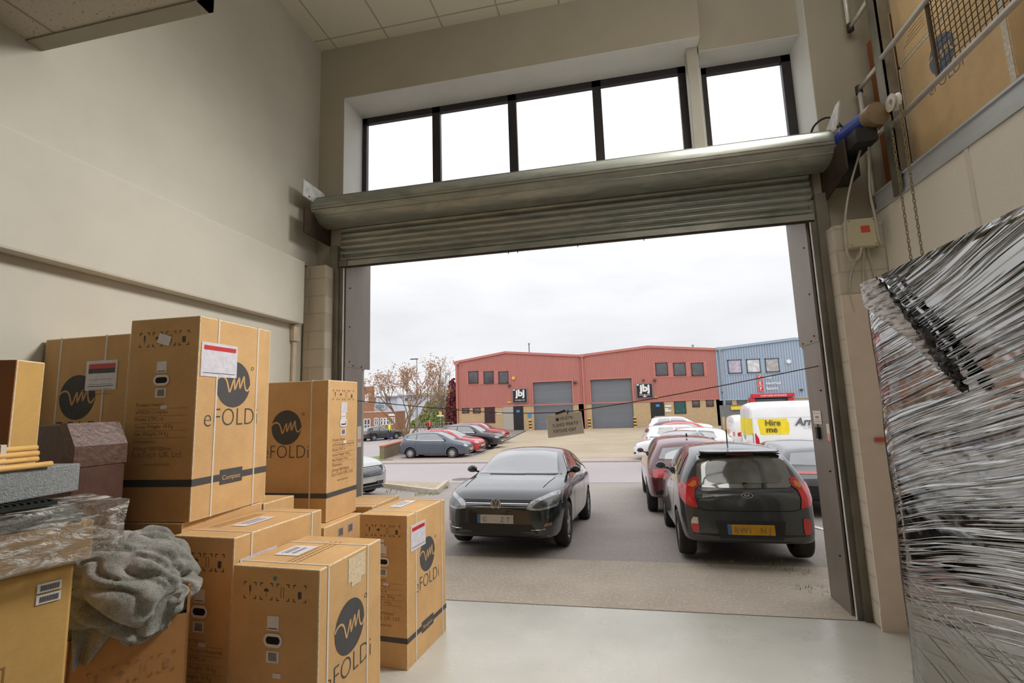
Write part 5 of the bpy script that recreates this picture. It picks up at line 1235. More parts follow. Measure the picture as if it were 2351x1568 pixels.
rd = std('car with a red roof, in the middle of the right row', HATCH, 4.1, 1.75, 1.55, ('coral_red_paint', (196, 62, 64), .28), (0, 0), 0, wr=.32)
place(rd, row(1500, 30.5)+.8, 30.5, radians(-88))
nv = std('dark navy car with its nose showing to the right of the white hatchback', HATCH, 4.3, 1.8, 1.50, ('navy_paint', (36, 40, 58), .24), (0, 0), 0, wr=.32)
place(nv, row(1655, 33.4)-1.0, 33.2, radians(-95), True)
ws = std('white high backed car furthest away in the right row, beside the brick wall', SUV, 4.5, 1.84, 1.66, ('white_paint', (232, 232, 232), .3), (0, 0), 0, wr=.35)
place(ws, row(1482, 37.5)+1.0, 37.6, radians(-92)); rack(ws, 1.67)
bk = std('black car at the far left beside the person in the yellow vest', HATCH, 4.0, 1.72, 1.34, ('black_paint', (34, 34, 38), .22), (0, 0), 0, wr=.32)
a = G(846, 1014); place(bk, a.x-.3, a.y+.6, radians(-28))
# vans
WV = carpaint('van_white', (238, 238, 236), .35); YEL = M('van_yellow_panel', (240, 214, 30), .5); VTX = M('van_dark_lettering', (92, 84, 60), .6); VT2 = M('van_grey_lettering', (96, 96, 98), .6); VT3 = M('van_pale_lettering', (176, 176, 178), .6)
va = Car('large white hire van with a yellow panel reading hire me', VAN, 5.99, 2.05, 2.52, WV, (0, 0, 0), 0, wr=.34, wb=.674, fo=.158, sub=2, name='parked_van')
p = at(1731, 985, 'Y', 21.2); place(va, p.x+1.02, 22.25, radians(-90))
yb = va.Y(1.0)
va.patch('hire_panel', 'side', [(yb+.22, 1.20), (yb+1.25, 1.20), (yb+1.31, 1.35), (yb+1.31, 1.62), (yb+1.25, 1.82), (yb+.16, 1.82)], YEL, .006, True)
xs_ = va.cast((9, yb+1.0, 1.5), (-1, 0, 0)).x
vf_ = Frame((xs_+.045, yb, 0), (0, 1, 0), (0, 0, 1))
def vtext(q):
    vf_.text(q, 'Hire', .43, 1.56, w=.56, mi=0, e=.004, off=.02); vf_.text(q, 'me', .45, 1.29, w=.40, mi=0, e=.004, off=.02)
    vf_.text(q, 'Arnold Clark', 1.50, 1.545, w=2.3, mi=1, e=.004, off=.03, shear=.25); vf_.text(q, 'CAR & VAN RENTAL', 1.82, 1.40, w=1.75, mi=2, e=.004, off=-.01)
one('van_lettering', [VTX, VT2, VT3], vtext, va.t, fix=False)
va.patch('door_panel', 'rear', [(-.92, 1.18), (.92, 1.18), (.92, 1.84), (-.92, 1.84)], YEL, .006)
va.line('door_gap', 'rear', [(0, .40), (0, 2.2)], .012, WELL, .012); va.patch('door_lock', 'rear', [(-.12, .96), (-.04, .96), (-.04, 1.14), (-.12, 1.14)], BLKP, .02)
va.patch('tail_lamp', 'rear', [(.90, .78), (1.0, .78), (1.0, 1.26), (.93, 1.26)], TAILR, .012, True); va.patch('tail_lamp', 'side', [(yb+.02, .70), (yb+.18, .70), (yb+.15, 1.05), (yb+.06, 1.24), (yb+.02, 1.26)], TAILR, .012, True)
va.line('side_rubbing_strip', 'side', [(yb+.3, .62), (va.yf-.5, .62)], .05, M('van_crease', (206, 204, 200), .5), .006, True); va.line('roof_seam', 'side', [(yb+.05, 1.86), (va.yf-.8, 1.86)], .014, M('van_crease', (206, 204, 200), .5), .006, True)
va.plate('rear', .62, PLY, ()); va.lamps(True, False); va.patch('windscreen', 'front', [(-.85, 1.28), (.85, 1.28), (.82, 2.05), (-.82, 2.05)], AUTOGLASS, .006)
vs2 = Car('smaller white van behind the large hire van, pale rear doors showing', VAN, 4.8, 1.9, 2.0, WV, (0, 0, 0), 0, wr=.32, name='parked_van')
p = at(1672, 975, 'Y', 24.8); place(vs2, p.x+1.2, 25.75, radians(-90))
vs2.line('door_gap', 'rear', [(0, .40), (0, 1.8)], .012, WELL, .012); vs2.patch('door_panel', 'rear', [(-.6, 1.05), (-.1, 1.05), (-.1, 1.3), (-.6, 1.3)], M('orange_sticker', (232, 176, 84), .5), .008); vs2.lamps(True, True); vs2.glass(rearglass=False)
# ================================================================== industrial units across the road
YB, ZB = 55.3, -.70
def B(u, v, dy=0): return at(u, v, 'Y', YB+dy)
def cladmat(name, c, rib=.19):
    t = NT(name); w_ = t.n('ShaderNodeTexWave', wave_type='BANDS', bands_direction='X', wave_profile='SIN'); tcn = t.n('ShaderNodeTexCoord')
    t.l(tcn.outputs['Object'], w_.inputs['Vector']); w_.inputs['Scale'].default_value = .314159/rib*1.0; w_.inputs['Distortion'].default_value = 0
    cl = lin(c); sh = t.ramp(w_.outputs['Fac'], [(.18, tuple(x*.62 for x in cl)), (.42, cl), (1, tuple(min(1, x*1.06) for x in cl))])
    col = t.mix(.25, sh, t.ramp(t.noise(.5, 5, .6, t.coords((1, 1, .3))), [(.3, tuple(x*.8 for x in cl)), (.7, tuple(min(1, x*1.1) for x in cl))]))
    t.bsdf(col, .5, 0, t.bump(w_.outputs['Fac'], .6, .04), .4); return t.m
REDC = cladmat('red_ribbed_cladding', (190, 122, 112)); BLUC = cladmat('pale_blue_ribbed_cladding', (160, 176, 196), .26)
REDF = M('red_flashing', (192, 122, 112), .5, var=.05); BLUF = M('blue_flashing', (158, 176, 196), .5, var=.05)
BUFF = brickmat('buff_brick', (206, 180, 140), (186, 158, 120), (170, 150, 124), .225, .075, .012, .2)
UWIN = M('unit_window_glass', (74, 78, 80), .08, var=.4, scale=.8, coat=1); UFR = M('maroon_window_frame', (84, 38, 40), .5); GFR = M('grey_window_frame', (76, 80, 90), .5)
SHUT = M('grey_unit_shutter', (118, 122, 128), .5, .2, var=.08, scale=1, vec=(.2, 1, 3)); BLKD = M('black_door', (32, 31, 33), .4); GREYD = M('grey_door', (176, 170, 160), .5)
SIGNK = M('black_sign', (26, 26, 28), .4); SIGNG = M('grey_sign_edge', (126, 132, 136), .4); WHT = M('white_sign_paint', (230, 230, 230), .5); BLUS = M('blue_sign', (72, 136, 200), .5); YLW = M('yellow_sign', (226, 190, 90), .5)
def XZ(u, v): p = B(u, v); return p.x, p.z
def unit(label, x0, x1, eaveL, ridge, eaveR, clad, flash, zc, doors, upw, strip_, lower, depth=26, name='industrial_unit'):
    x0 += .012; x1 -= .012
    t = empty(name, (x0, YB, ZB), 0, label, 'building'); X = lambda x: x-x0; Z = lambda z: z-ZB
    (xr, zr) = ridge
    outline = [(0, Z(eaveL)), (X(xr), Z(zr)), (x1-x0, Z(eaveR))]
    def top(x):
        for (a, za), (b, zb_) in zip(outline, outline[1:]):
            if x <= b: return za+(zb_-za)*(x-a)/(b-a)
        return outline[-1][1]
    cuts = sorted([0, x1-x0, X(xr)] + [X(v) for d in doors for v in d[:2]])
    def clf(q):
        for a, b in zip(cuts, cuts[1:]):
            if b-a < .01: continue
            m = (a+b)/2; zb0 = Z(zc)
            for d in doors:
                if X(d[0]) < m < X(d[1]): zb0 = Z(d[2])
            q.add([(a, 0, zb0), (b, 0, zb0), (b, 0, top(b)), (a, 0, top(a))], [(0, 1, 2, 3)])
        q.add([(0, 0, Z(zc)), (0, 0, top(0)), (0, depth, top(0)), (0, depth, Z(zc))], [(0, 1, 2, 3)]); w = x1-x0
        q.add([(w, 0, Z(zc)), (w, 0, top(w)), (w, depth, top(w)), (w, depth, Z(zc))], [(0, 1, 2, 3)])
    one('cladding', clad, clf, t)
    def fl(q):
        q.bar((0, -.06, outline[0][1]), (outline[1][0], -.06, outline[1][1]), .16, .26); q.bar((outline[1][0], -.06, outline[1][1]), (outline[2][0], -.06, outline[2][1]), .16, .26)
        q.box((0, -.05, Z(zc)-.06), (x1-x0, .02, Z(zc)+.05))
    one('verge_trim', flash, fl, t)
    one('roof', M('grey_roof_sheet', (150, 146, 142), .7), lambda q: (q.add([(0, 0, outline[0][1]), (outline[1][0], 0, outline[1][1]), (outline[1][0], depth, outline[1][1]), (0, depth, outline[0][1])], [(0, 1, 2, 3)]), q.add([(outline[1][0], 0, outline[1][1]), (outline[2][0], 0, outline[2][1]), (outline[2][0], depth, outline[2][1]), (outline[1][0], depth, outline[1][1])], [(0, 1, 2, 3)])), t)
    def bk(q):
        for a, b in zip(cuts, cuts[1:]):
            m = (a+b)/2
            if b-a < .01 or any(X(d[0]) < m < X(d[1]) for d in doors): continue
            q.box((a, .03, -.2), (b, .3, Z(zc)))
        q.box((0, .03, -.2), (.3, depth, Z(zc))); q.box((x1-x0-.3, .03, -.2), (x1-x0, depth, Z(zc)))
    one('brick_base', BUFF, bk, t)
    for d in doors:
        o = one('roller_door', SHUT, lambda q: ([q.box((X(d[0]), .30, z*.12), (X(d[1]), .30+.05*(z % 2)+.02, z*.12+.12)) for z in range(int(Z(d[2])/.12)+1)]), t)
        one('door_frame', flash, lambda q: (q.box((X(d[0])-.12, -.05, 0 if zc > 5 else Z(zc)-.0), (X(d[0]), .3, Z(d[2]))), q.box((X(d[1]), -.05, Z(zc)), (X(d[1])+.12, .3, Z(d[2]))), q.box((X(d[0])-.12, -.05, Z(d[2])), (X(d[1])+.12, .3, Z(d[2])+.14))), o)
    return t, X, Z
def uwindow(t, X, Z, x0, z0, x1, z1, fr, mat=UWIN, y=-.04):
    o = one('window', fr, lambda q: (q.box((X(x0), y-.03, Z(z0)), (X(x0)+.09, y+.06, Z(z1))), q.box((X(x1)-.09, y-.03, Z(z0)), (X(x1), y+.06, Z(z1))), q.box((X(x0), y-.03, Z(z0)), (X(x1), y+.06, Z(z0)+.09)), q.box((X(x0), y-.03, Z(z1)-.09), (X(x1), y+.06, Z(z1)))), t)
    one('pane', mat, lambda q: q.box((X(x0)+.05, y, Z(z0)+.05), (X(x1)-.05, y+.03, Z(z1)-.05)), o); return o
def px(t, X, Z, name, u0, v0, u1, v1, mat, y=-.06, d=.05):
    (xa, za), (xb, zb_) = XZ(u0, v1), XZ(u1, v0)
    return one(name, mat, lambda q: q.box((X(xa), y, Z(za)), (X(xb), y+d, Z(zb_))), t)
xl = XZ(1045, 832); rg = XZ(1160, 809); vl = XZ(1329, 817); rg2 = XZ(1487, 796); xr = XZ(1641, 802); rg3 = XZ(1822, 778)
zc = XZ(1100, 934)[1]
d1a, d1t = XZ(1223, 878); d1b = XZ(1313, 878)[0]; d2a, d2t = XZ(1355, 872); d2b = XZ(1450, 872)[0]
def strip_panel(t, X, Z, u0, v0, u1, v1, mat): px(t, X, Z, 'window_band', u0, v0, u1, v1, mat, -.035, .03)
# red unit on the left
t, X, Z = unit('red clad industrial unit on the left with a black sign beside its roller door', xl[0], vl[0], xl[1], rg, vl[1], REDC, REDF, zc, [(d1a, d1b, d1t)], None, None, None)
px(t, X, Z, 'window_band', 1071, 850, 1171, 884, REDF, -.035, .03)
for u in (1076, 1111, 1145):
    a, b = XZ(u, 881), XZ(u+22, 852); uwindow(t, X, Z, a[0], a[1], b[0], b[1], UFR, y=-.09)
for u0, v0, u1, v1 in ((1061, 936, 1077, 949), (1086, 936, 1103, 949)): a, b = XZ(u0, v1), XZ(u1, v0); uwindow(t, X, Z, a[0], a[1], b[0], b[1], UFR, y=.0)
a, b = XZ(1113, 968), XZ(1136, 934); uwindow(t, X, Z, a[0], ZB+.9, b[0], b[1], UFR, M('dark_red_window', (60, 36, 36), .2, var=.4, scale=1.2), y=.0)
px(t, X, Z, 'door', 1157, 932, 1180, 987, GREYD, -.01, .05); px(t, X, Z, 'door', 1180, 932, 1201, 987, BLKD, -.02, .05)
px(t, X, Z, 'small_sign', 1186, 941, 1193, 947, BLUS, -.06); px(t, X, Z, 'small_sign', 1212, 949, 1220, 958, BLUS, -.03); px(t, X, Z, 'small_sign', 1140, 946, 1153, 951, WHT, -.03); px(t, X, Z, 'small_sign', 1165, 922, 1174, 925, YLW, -.08)
def jbj(t, X, Z, u0, v0, u1, v1, arrow):
    (xa, za), (xb, zb_) = XZ(u0, v1), XZ(u1, v0); w = xb-xa; h = zb_-za
    s = one('sign_board', [SIGNG, SIGNK], lambda q: (q.box((X(xa), -.16, Z(za)), (X(xb), -.06, Z(zb_))), setattr(q, 'mi', 1), q.box((X(xa)+.06, -.165, Z(za)+.06), (X(xb)-.06, -.15, Z(zb_)-.06))), t)
    F = Frame((X(xa), -.17, Z(za)), (1, 0, 0), (0, 0, 1))
    def f(q):
        F.text(q, 'jbj', w/2, h*.48, w=w*.66, align='CENTER', off=.05, sy=.92); F.text(q, 'www.jbj.co.uk' if not arrow else 'www.jbj.co.uk', w/2, h*.15 if not arrow else h*.2, w=w*.68, align='CENTER', off=.02)
        F.rect(q, .05*w, .88*h, .17*w, .97*h)
        if arrow: q.poly([F.p(*p_, .002) for p_ in ((w*.5, h*.07), (w*.66, h*.14), (w*.56, h*.14), (w*.56, h*.17), (w*.44, h*.17), (w*.44, h*.14), (w*.34, h*.14))])
    one('sign_lettering', WHT, f, s, fix=False)
jbj(t, X, Z, 1178, 892, 1210, 925, False)
def disc(t, X, Z, name, u, v, r, mat): 
    x, z = XZ(u, v); one(name, mat, lambda q: q.lathe([(0, -.10), (r, -.10), (r, .05), (0, .05)], 16, Matrix.Translation((X(x), -.05, Z(z))) @ Matrix.Rotation(radians(90), 4, 'Z')), t)
disc(t, X, Z, 'alarm_box', 1179, 868, .19, YLW)
DKL = M('dark_floodlight', (72, 60, 56), .5); px(t, X, Z, 'floodlight', 1167, 883, 1173, 888, DKL, -.25, .2); px(t, X, Z, 'floodlight', 1317, 876, 1324, 881, DKL, -.25, .2)
x, z = XZ(1213, 806); one('flue', M('grey_flue', (120, 116, 112), .6), lambda q: (q.tube([(X(x), .6, Z(z)-.3), (X(x), .6, Z(z)+.85)], .06, 8), q.tube([(X(x), .6, Z(z)+.85), (X(x), .6, Z(z)+1.0)], .11, 8)), t)
def pipe(t, X, u, v0, v1, mat, y=-.16):
    (xa, za), (xb, zb_) = XZ(u, v0), XZ(u+6, v1)
    one('downpipe', mat, lambda q: (q.tube([(X(xa), y, za-ZB), (X(xa)+.03, y, .05)], .10, 8), q.box((X(xa)-.32, y-.1, za-ZB-.05), (X(xa)+.32, y+.12, za-ZB+.25))), t)
pipe(t, X, 1049, 836, 985, REDF)
# red unit on the right
t, X, Z = unit('red clad middle industrial unit with a black sign right of its roller door', vl[0], xr[0], vl[1], rg2, xr[1], REDC, REDF, zc, [(d2a, d2b, d2t)], None, None, None)
px(t, X, Z, 'window_band', 1500, 829, 1622, 868, REDF, -.035, .03)
for u in (1506, 1547, 1588):
    a, b = XZ(u, 863), XZ(u+26, 832); uwindow(t, X, Z, a[0], a[1], b[0], b[1], UFR, y=-.09)
for u0, v0, u1, v1 in ((1590, 919, 1606, 935), (1622, 918, 1638, 934)): a, b = XZ(u0, v1), XZ(u1, v0); uwindow(t, X, Z, a[0], a[1], b[0], b[1], UFR, y=.0)
a, b = XZ(1549, 950), XZ(1574, 921); uwindow(t, X, Z, a[0], a[1], b[0], b[1], UFR, M('teal_window', (46, 92, 88), .2, var=.5, scale=1), y=.0)
px(t, X, Z, 'door', 1497, 923, 1524, 985, BLKD, -.02, .05); px(t, X, Z, 'small_sign', 1506, 928, 1514, 934, BLUS, -.06); 
for v0, u1 in ((930, 1541), (937, 1534), (941, 1541)): px(t, X, Z, 'small_sign', 1527, v0, u1, v0+4.5, WHT, -.03)
px(t, X, Z, 'small_sign', 1503, 911, 1513, 915, YLW, -.08)
jbj(t, X, Z, 1462, 880, 1497, 915, True)
px(t, X, Z, 'floodlight', 1500, 871, 1506, 876, DKL, -.25, .2); px(t, X, Z, 'floodlight', 1475, 871, 1479, 875, DKL, -.25, .2)
x, z = XZ(1593, 799); one('flue', M('cream_flue', (176, 160, 120), .6), lambda q: (q.tube([(X(x), .6, Z(z)-.4), (X(x), .6, Z(z)+.3)], .07, 8), q.tube([(X(x), .6, Z(z)+.3), (X(x), .6, Z(z)+.42)], .14, 8)), t)
pipe(t, X, 1336, 819, 975, REDF)
# pale blue unit
xe = xr[0]+13.5
t, X, Z = unit('pale blue clad industrial unit on the right above the white van', xr[0], xe, xr[1], rg3, xr[1]+.2, BLUC, BLUF, XZ(1700, 917)[1], [(XZ(1733, 915)[0], XZ(1812, 915)[0], XZ(1733, 918)[1])], None, None, None)
px(t, X, Z, 'window_band', 1666, 823, 1795, 861, BLUF, -.035, .03)
POST = [M('faint_window_poster_%d' % i, c, .3, var=.35, scale=2.2, coat=1) for i, c in enumerate(((176, 168, 186), (206, 206, 210), (172, 168, 168)))]
for i, u in enumerate((1671, 1714, 1757)):
    a, b = XZ(u+1, 858-i*1.5), XZ(u+30, 825-i*1.5); uwindow(t, X, Z, a[0], a[1], b[0], b[1], GFR, POST[i], y=-.09)
for u0, u1 in ((1663, 1680), (1697, 1714)): a, b = XZ(u0, 975), XZ(u1, 918); uwindow(t, X, Z, a[0], a[1], b[0], b[1], GFR, y=.0)
disc(t, X, Z, 'alarm_box', 1810, 830, .22, WHT); px(t, X, Z, 'floodlight', 1657, 899, 1661, 903, DKL, -.2, .16); px(t, X, Z, 'floodlight', 1836, 893, 1842, 897, DKL, -.2, .16)
REDS = M('red_shop_sign', (206, 44, 52), .4)
sg_ = px(t, X, Z, 'entrance_canopy', 1725, 902, 1821, 913, REDS, -.4, .4)
px(t, X, Z, 'canopy_post', 1726, 913, 1731, 990, REDS, -.3, .2); px(t, X, Z, 'canopy_post', 1815, 913, 1820, 990, REDS, -.3, .2)
xa, za = XZ(1744, 911); F = Frame((X(xa), -.41, Z(za)), (1, 0, 0), (0, 0, 1)); one('sign_lettering', WHT, lambda q: F.text(q, 'CUSTOMER ENTRANCE', 0, .02, w=XZ(1803, 911)[0]-xa, off=.02), sg_, fix=False)
for ch, wd, u, v in (('C', 'city', 1738, 861), ('E', 'electrical', 1739, 875), ('F', 'factors', 1740.5, 887)):
    s_ = px(t, X, Z, 'letter_sign', u, v, u+12, v+11.5, REDS, -.12, .10); xa, za = XZ(u, v+11.5); q_ = XZ(u+12, v)
    F = Frame((X(xa), -.13, Z(za)), (1, 0, 0), (0, 0, 1)); ww = q_[0]-xa
    one('sign_lettering', WHT, lambda q: (F.text(q, ch, ww/2, ww*.22, size=ww*.8, align='CENTER', off=.03), [F.rect(q, *r_) for r_ in ((.0, .0, ww, .03), (0, ww-.03, ww, ww), (0, 0, .03, ww), (ww-.03, 0, ww, ww))], F.text(q, wd, ww*1.45, ww*.25, size=ww*.72, off=.02)), s_, fix=False)
pipe(t, X, 1651, 803, 975, M('grey_downpipe', (156, 164, 172), .5))
# striped bollards
SB = [M('bollard_yellow', (222, 178, 92), .6), M('bollard_black', (50, 40, 36), .6)]
for i, (u, v, lb) in enumerate(((1218, 988, 'left of the left roller door'), (1354, 985, 'left of the middle roller door'), (1459, 984, 'right of the middle roller door'))):
    x = at(u, v, 'Y', YB-.9).x; 
    def f(q):
        for k in range(7): q.mi = k % 2; q.tube([(0, 0, k*.17), (0, 0, k*.17+.17)], .16, 12)
    o = one('striped_bollard', SB, f); o.location = (x, YB-.9, ZB+.036); tag(o, 'black and yellow striped bollard ' + lb, 'bollard', 'striped bollards by the roller doors')
# ================================================================== far left: low brick building, blue and white block, street furniture
BRK = brickmat('orange_brick', (176, 120, 88), (156, 104, 78), (150, 126, 106), .225, .075, .012, .2); BWF = M('white_window_frame', (230, 228, 222), .5)
yb_ = 62
def L(u, v, y=yb_): return at(u, v, 'Y', y)
p0, p1 = L(800, 945), L(909, 945)
t = empty('brick_building', (p1.x, yb_, ZB), 0, 'low orange brick building with white framed windows at the far left', 'building')
one('wall', BRK, lambda q: (q.box((p0.x-p1.x-6, 0, 0), (0, 3, p1.z-ZB)), q.box((p0.x-p1.x-6, .02, 0), (L(850, 900).x-p1.x, 1.2, L(850, 887).z-ZB))), t)
one('wall_coping', M('pale_coping', (206, 196, 184), .8), lambda q: q.box((p0.x-p1.x-6, -.05, p1.z-ZB), (.05, 3.05, p1.z-ZB+.12)), t)
one('sign_board', WHT, lambda q: q.box((L(892, 950).x-p1.x, -.05, L(892, 955).z-ZB), (L(907, 950).x-p1.x, .02, L(907, 950).z-ZB)), t)
one('sign_board', WHT, lambda q: q.box((L(838, 950).x-p1.x, -.05, L(838, 924).z-ZB), (L(846, 950).x-p1.x, .02, L(838, 905).z-ZB)), t)
for u0, v0, u1, v1, n in ((836, 962, 850, 992, 2), (860, 960, 869, 976, 2), (874, 960, 879, 976, 1), (881, 960, 886, 976, 1), (888, 959, 893, 975, 1), (897, 959, 906, 974, 2)):
    a, b = L(u0, v1), L(u1, v0)
    def f(q):
        x0, x1, z0, z1 = a.x-p1.x, b.x-p1.x, a.z-ZB, b.z-ZB
        for k in range(n+1): x = x0+(x1-x0)*k/n; q.box((x-.06, -.06, z0), (x+.06, .03, z1))
        for z in (z0, (z0+z1)/2+.1, z1): q.box((x0, -.06, z-.06), (x1, .03, z+.06))
    o = one('window', BWF, f, t); one('pane', UWIN, lambda q: q.box((a.x-p1.x, -.02, a.z-ZB), (b.x-p1.x, .02, b.z-ZB)), o)
yo = 85
def O(u, v): return at(u, v, 'Y', yo)
p0, p1 = O(846, 910), O(968, 910)
t = empty('office_block', (p0.x, yo, ZB), 0, 'white and blue glazed office block behind the autumn tree', 'building')
one('wall', M('pale_render', (206, 212, 222), .7, var=.08, scale=.4), lambda q: (q.box((-1, 0, 0), (p1.x-p0.x, 14, O(900, 912).z-ZB)), q.box((O(915, 910).x-p0.x, -.6, 0), (O(955, 910).x-p0.x, 0, O(930, 905).z-ZB))), t)
one('roof_edge', M('grey_roof_edge', (150, 152, 156), .6), lambda q: q.box((-1.5, -.8, O(900, 912).z-ZB), (p1.x-p0.x+.4, 14, O(900, 909).z-ZB)), t)
BGL = M('blue_glazing', (92, 140, 168), .15, var=.4, scale=.5, coat=1)
for u0, v0, u1, v1, m in ((852, 912, 862, 922, UWIN), (850, 929, 865, 938, BGL), (866, 927, 888, 939, BGL), (868, 913, 890, 924, M('pale_glazing', (190, 202, 212), .2)), (932, 912, 943, 922, UWIN), (947, 938, 953, 945, UWIN), (946, 948, 955, 955, M('green_glazing', (140, 160, 150), .2))):
    a, b = O(u0, v1), O(u1, v0); o = one('window', BWF, lambda q: q.box((a.x-p0.x, -.75, a.z-ZB), (b.x-p0.x, -.6, b.z-ZB)), t); one('pane', m, lambda q: q.box((a.x-p0.x+.1, -.80, a.z-ZB+.1), (b.x-p0.x-.1, -.76, b.z-ZB-.1)), o)
# distant wooded rise
def rise(q):
    n = 40; vs = []
    for i in range(n+1):
        f = i/n; x = -95+130*f; h = 5.5+4*sin(f*3.1)+1.4*mnoise.noise(Vector((x*.12, 0, 0)))+.6*mnoise.noise(Vector((x*.5, 3, 0)))
        vs += [(x, 150, -1.5), (x, 156, h*.7), (x, 170, h)]
    q.add(vs, [(i*3+j, i*3+3+j, i*3+4+j, i*3+1+j) for i in range(n) for j in range(2)])
tag(one('wooded_hill', M('hazy_wooded_green', (142, 142, 118), .95, var=.35, scale=.5, bump=1, bscale=1), rise, smooth=True), kind='structure')
# ------------------------------------------------------------------ trees
BARK = M('tan_bark', (142, 118, 88), .9, var=.25, scale=8, bump=.5, bscale=14); BARK2 = M('grey_brown_bark', (134, 124, 108), .9, var=.25, scale=8)
LEAFO = M('withered_orange_leaves', (176, 138, 108), .8, var=.35, scale=3); LEAFR = M('dark_red_foliage', (112, 54, 54), .85, var=.4, scale=4); LEAFG = M('evergreen_foliage', (150, 152, 112), .9, var=.45, scale=3); HEDGE = M('bright_hedge_foliage', (132, 148, 84), .9, var=.35, scale=4)
def grow(mb, p, d, L_, r, depth, rnd, tips, spread=.55, up=.25, seg=3, kids=(2, 3)):
    pts = [p]; q = Vector(p); dd = Vector(d)
    for i in range(seg):
        dd = (dd + Vector((rnd.gauss(0, .10), rnd.gauss(0, .10), rnd.gauss(0, .05)+up*.12))).normalized(); q = q + dd*L_/seg; pts.append(q.copy())
    mb.tube(pts, [r*(1-.4*i/seg) for i in range(seg+1)], 5 if depth < 3 else 4, caps=False)
    tips.append((q.copy(), depth))
    if depth <= 0 or r < .008: return
    for k in range(rnd.randint(*kids)):
        a = rnd.uniform(0, 2*pi); s = Vector((cos(a), sin(a), 0)); nd = (dd + s*spread*rnd.uniform(.6, 1.2) + Vector((0, 0, up*.3))).normalized()
        st = pts[rnd.choice((seg, seg, seg-1))]
        grow(mb, st, nd, L_*rnd.uniform(.62, .85), r*.58, depth-1, rnd, tips, spread, up, seg, kids)
def leaves(tips, n, size, rad, rnd):
    mb = MB()
    for p, _ in tips:
        for _k in range(n):
            c = p + Vector((rnd.gauss(0, rad), rnd.gauss(0, rad), rnd.gauss(0, rad))); a = Vector((rnd.gauss(0, 1), rnd.gauss(0, 1), rnd.gauss(0, 1))).normalized(); b = a.cross(Vector((rnd.gauss(0, 1), rnd.gauss(0, 1), 1))).normalized(); s = size*rnd.uniform(.6, 1.3)
            mb.add([c-a*s, c+b*s*.6, c+a*s, c-b*s*.6], [(0, 1, 2, 3)])
    return mb
# spreading tree with withered leaves
rnd = random.Random(11); yt = 45; b0 = at(935, 1008, 'Y', yt); b0.z = ZB
t = empty('autumn_tree', b0, 0, 'many stemmed tree with sparse withered orange leaves at the road corner', 'tree')
mb = MB(); tips = []
for dx, dy, l in ((-.75, .1, 3.1), (-.40, -.2, 3.2), (-.12, .3, 3.0), (.16, -.2, 3.0), (.42, .1, 3.1), (-.55, .4, 2.6)):
    grow(mb, Vector((dx*.35, dy*.3, 0)), Vector((dx, dy, 1.0)).normalized(), l*.88, .115, 4, rnd, tips, .62, .30)
mb.build('trunk', BARK, t, smooth=True, fix=False); leaves([q for q in tips if q[1] <= 2], 8, .095, .22, rnd).build('foliage', LEAFO, t, fix=False)
# tall bare tree beside the red building
rnd = random.Random(5); yt = 70; b0 = at(1013, 975, 'Y', yt); b0.z = ZB
t = empty('bare_tree', b0, 0, 'tall bare winter tree beside the left end of the red unit', 'tree')
mb = MB(); tips = []
for dx, sgn in ((-.12, 1), (.5, 1)):
    base = Vector((dx, 0, 0)); zt = 8.6 if dx < 0 else 6.0; k = 9
    pts = [base + Vector((.18*sin(i*.9)-.12*i/k, .1*i/k, zt*i/k)) for i in range(k+1)]; mb.tube(pts, [.24*(1-.85*i/k)+.015 for i in range(k+1)], 7, caps=False)
    for i in range(2, k+1):
        for j in range(4):
            a = rnd.uniform(0, 2*pi); grow(mb, pts[i]-Vector((0, 0, rnd.random()*.7)), Vector((cos(a), sin(a)*.6, 1.0+.1*i)).normalized(), 1.5*(1.15-.5*i/k), .042, 3, rnd, tips, .45, .4, 3, (2, 2))
mb.build('trunk', BARK2, t, smooth=True, fix=False)
def bush(name, u, v, y, w, h, mat, label, n=700, size=.14, cat='shrub', seed=1, zb=None):
    rnd = random.Random(seed); b = at(u, v, 'Y', y); b.z = ZB if zb is None else zb; t = empty(name, b, 0, label, cat); mb = MB()
    for _ in range(n):
        a = rnd.uniform(0, 2*pi); f = rnd.random()**.33; e_ = rnd.uniform(-.1, 1); r = sqrt(max(0, 1-e_*e_))*f
        c = Vector((cos(a)*r*w, sin(a)*r*w*.6, h*max(.02, e_*f))); q = Vector((rnd.gauss(0, 1), rnd.gauss(0, 1), rnd.gauss(0, 1))).normalized(); p_ = q.cross(Vector((.3, 1, .2))).normalized(); s = size*rnd.uniform(.6, 1.4)
        mb.add([c-q*s, c+p_*s, c+q*s, c-p_*s], [(0, 1, 2, 3)])
    mb.build('foliage', mat, t, fix=False); one('stem', BARK2, lambda q: q.tube([(0, 0, 0), (0, 0, h*.6)], .07, 6), t); return t
bush('red_leaved_tree', 1041, 975, 62, 1.1, 6.8, LEAFR, 'dark red leaved tree half hidden behind the end of the red unit', 2200, .16, 'tree', 3)
bush('evergreen_shrub', 1003, 965, 80, 3.4, 4.6, LEAFG, 'olive green shrub behind the clipped hedge', 2600, .2, 'shrub', 5)
bush('clipped_hedge', 992, 985, 68, 3.6, 2.0, HEDGE, 'low rounded bright green hedge behind the railings', 3000, .14, 'hedge', 8)
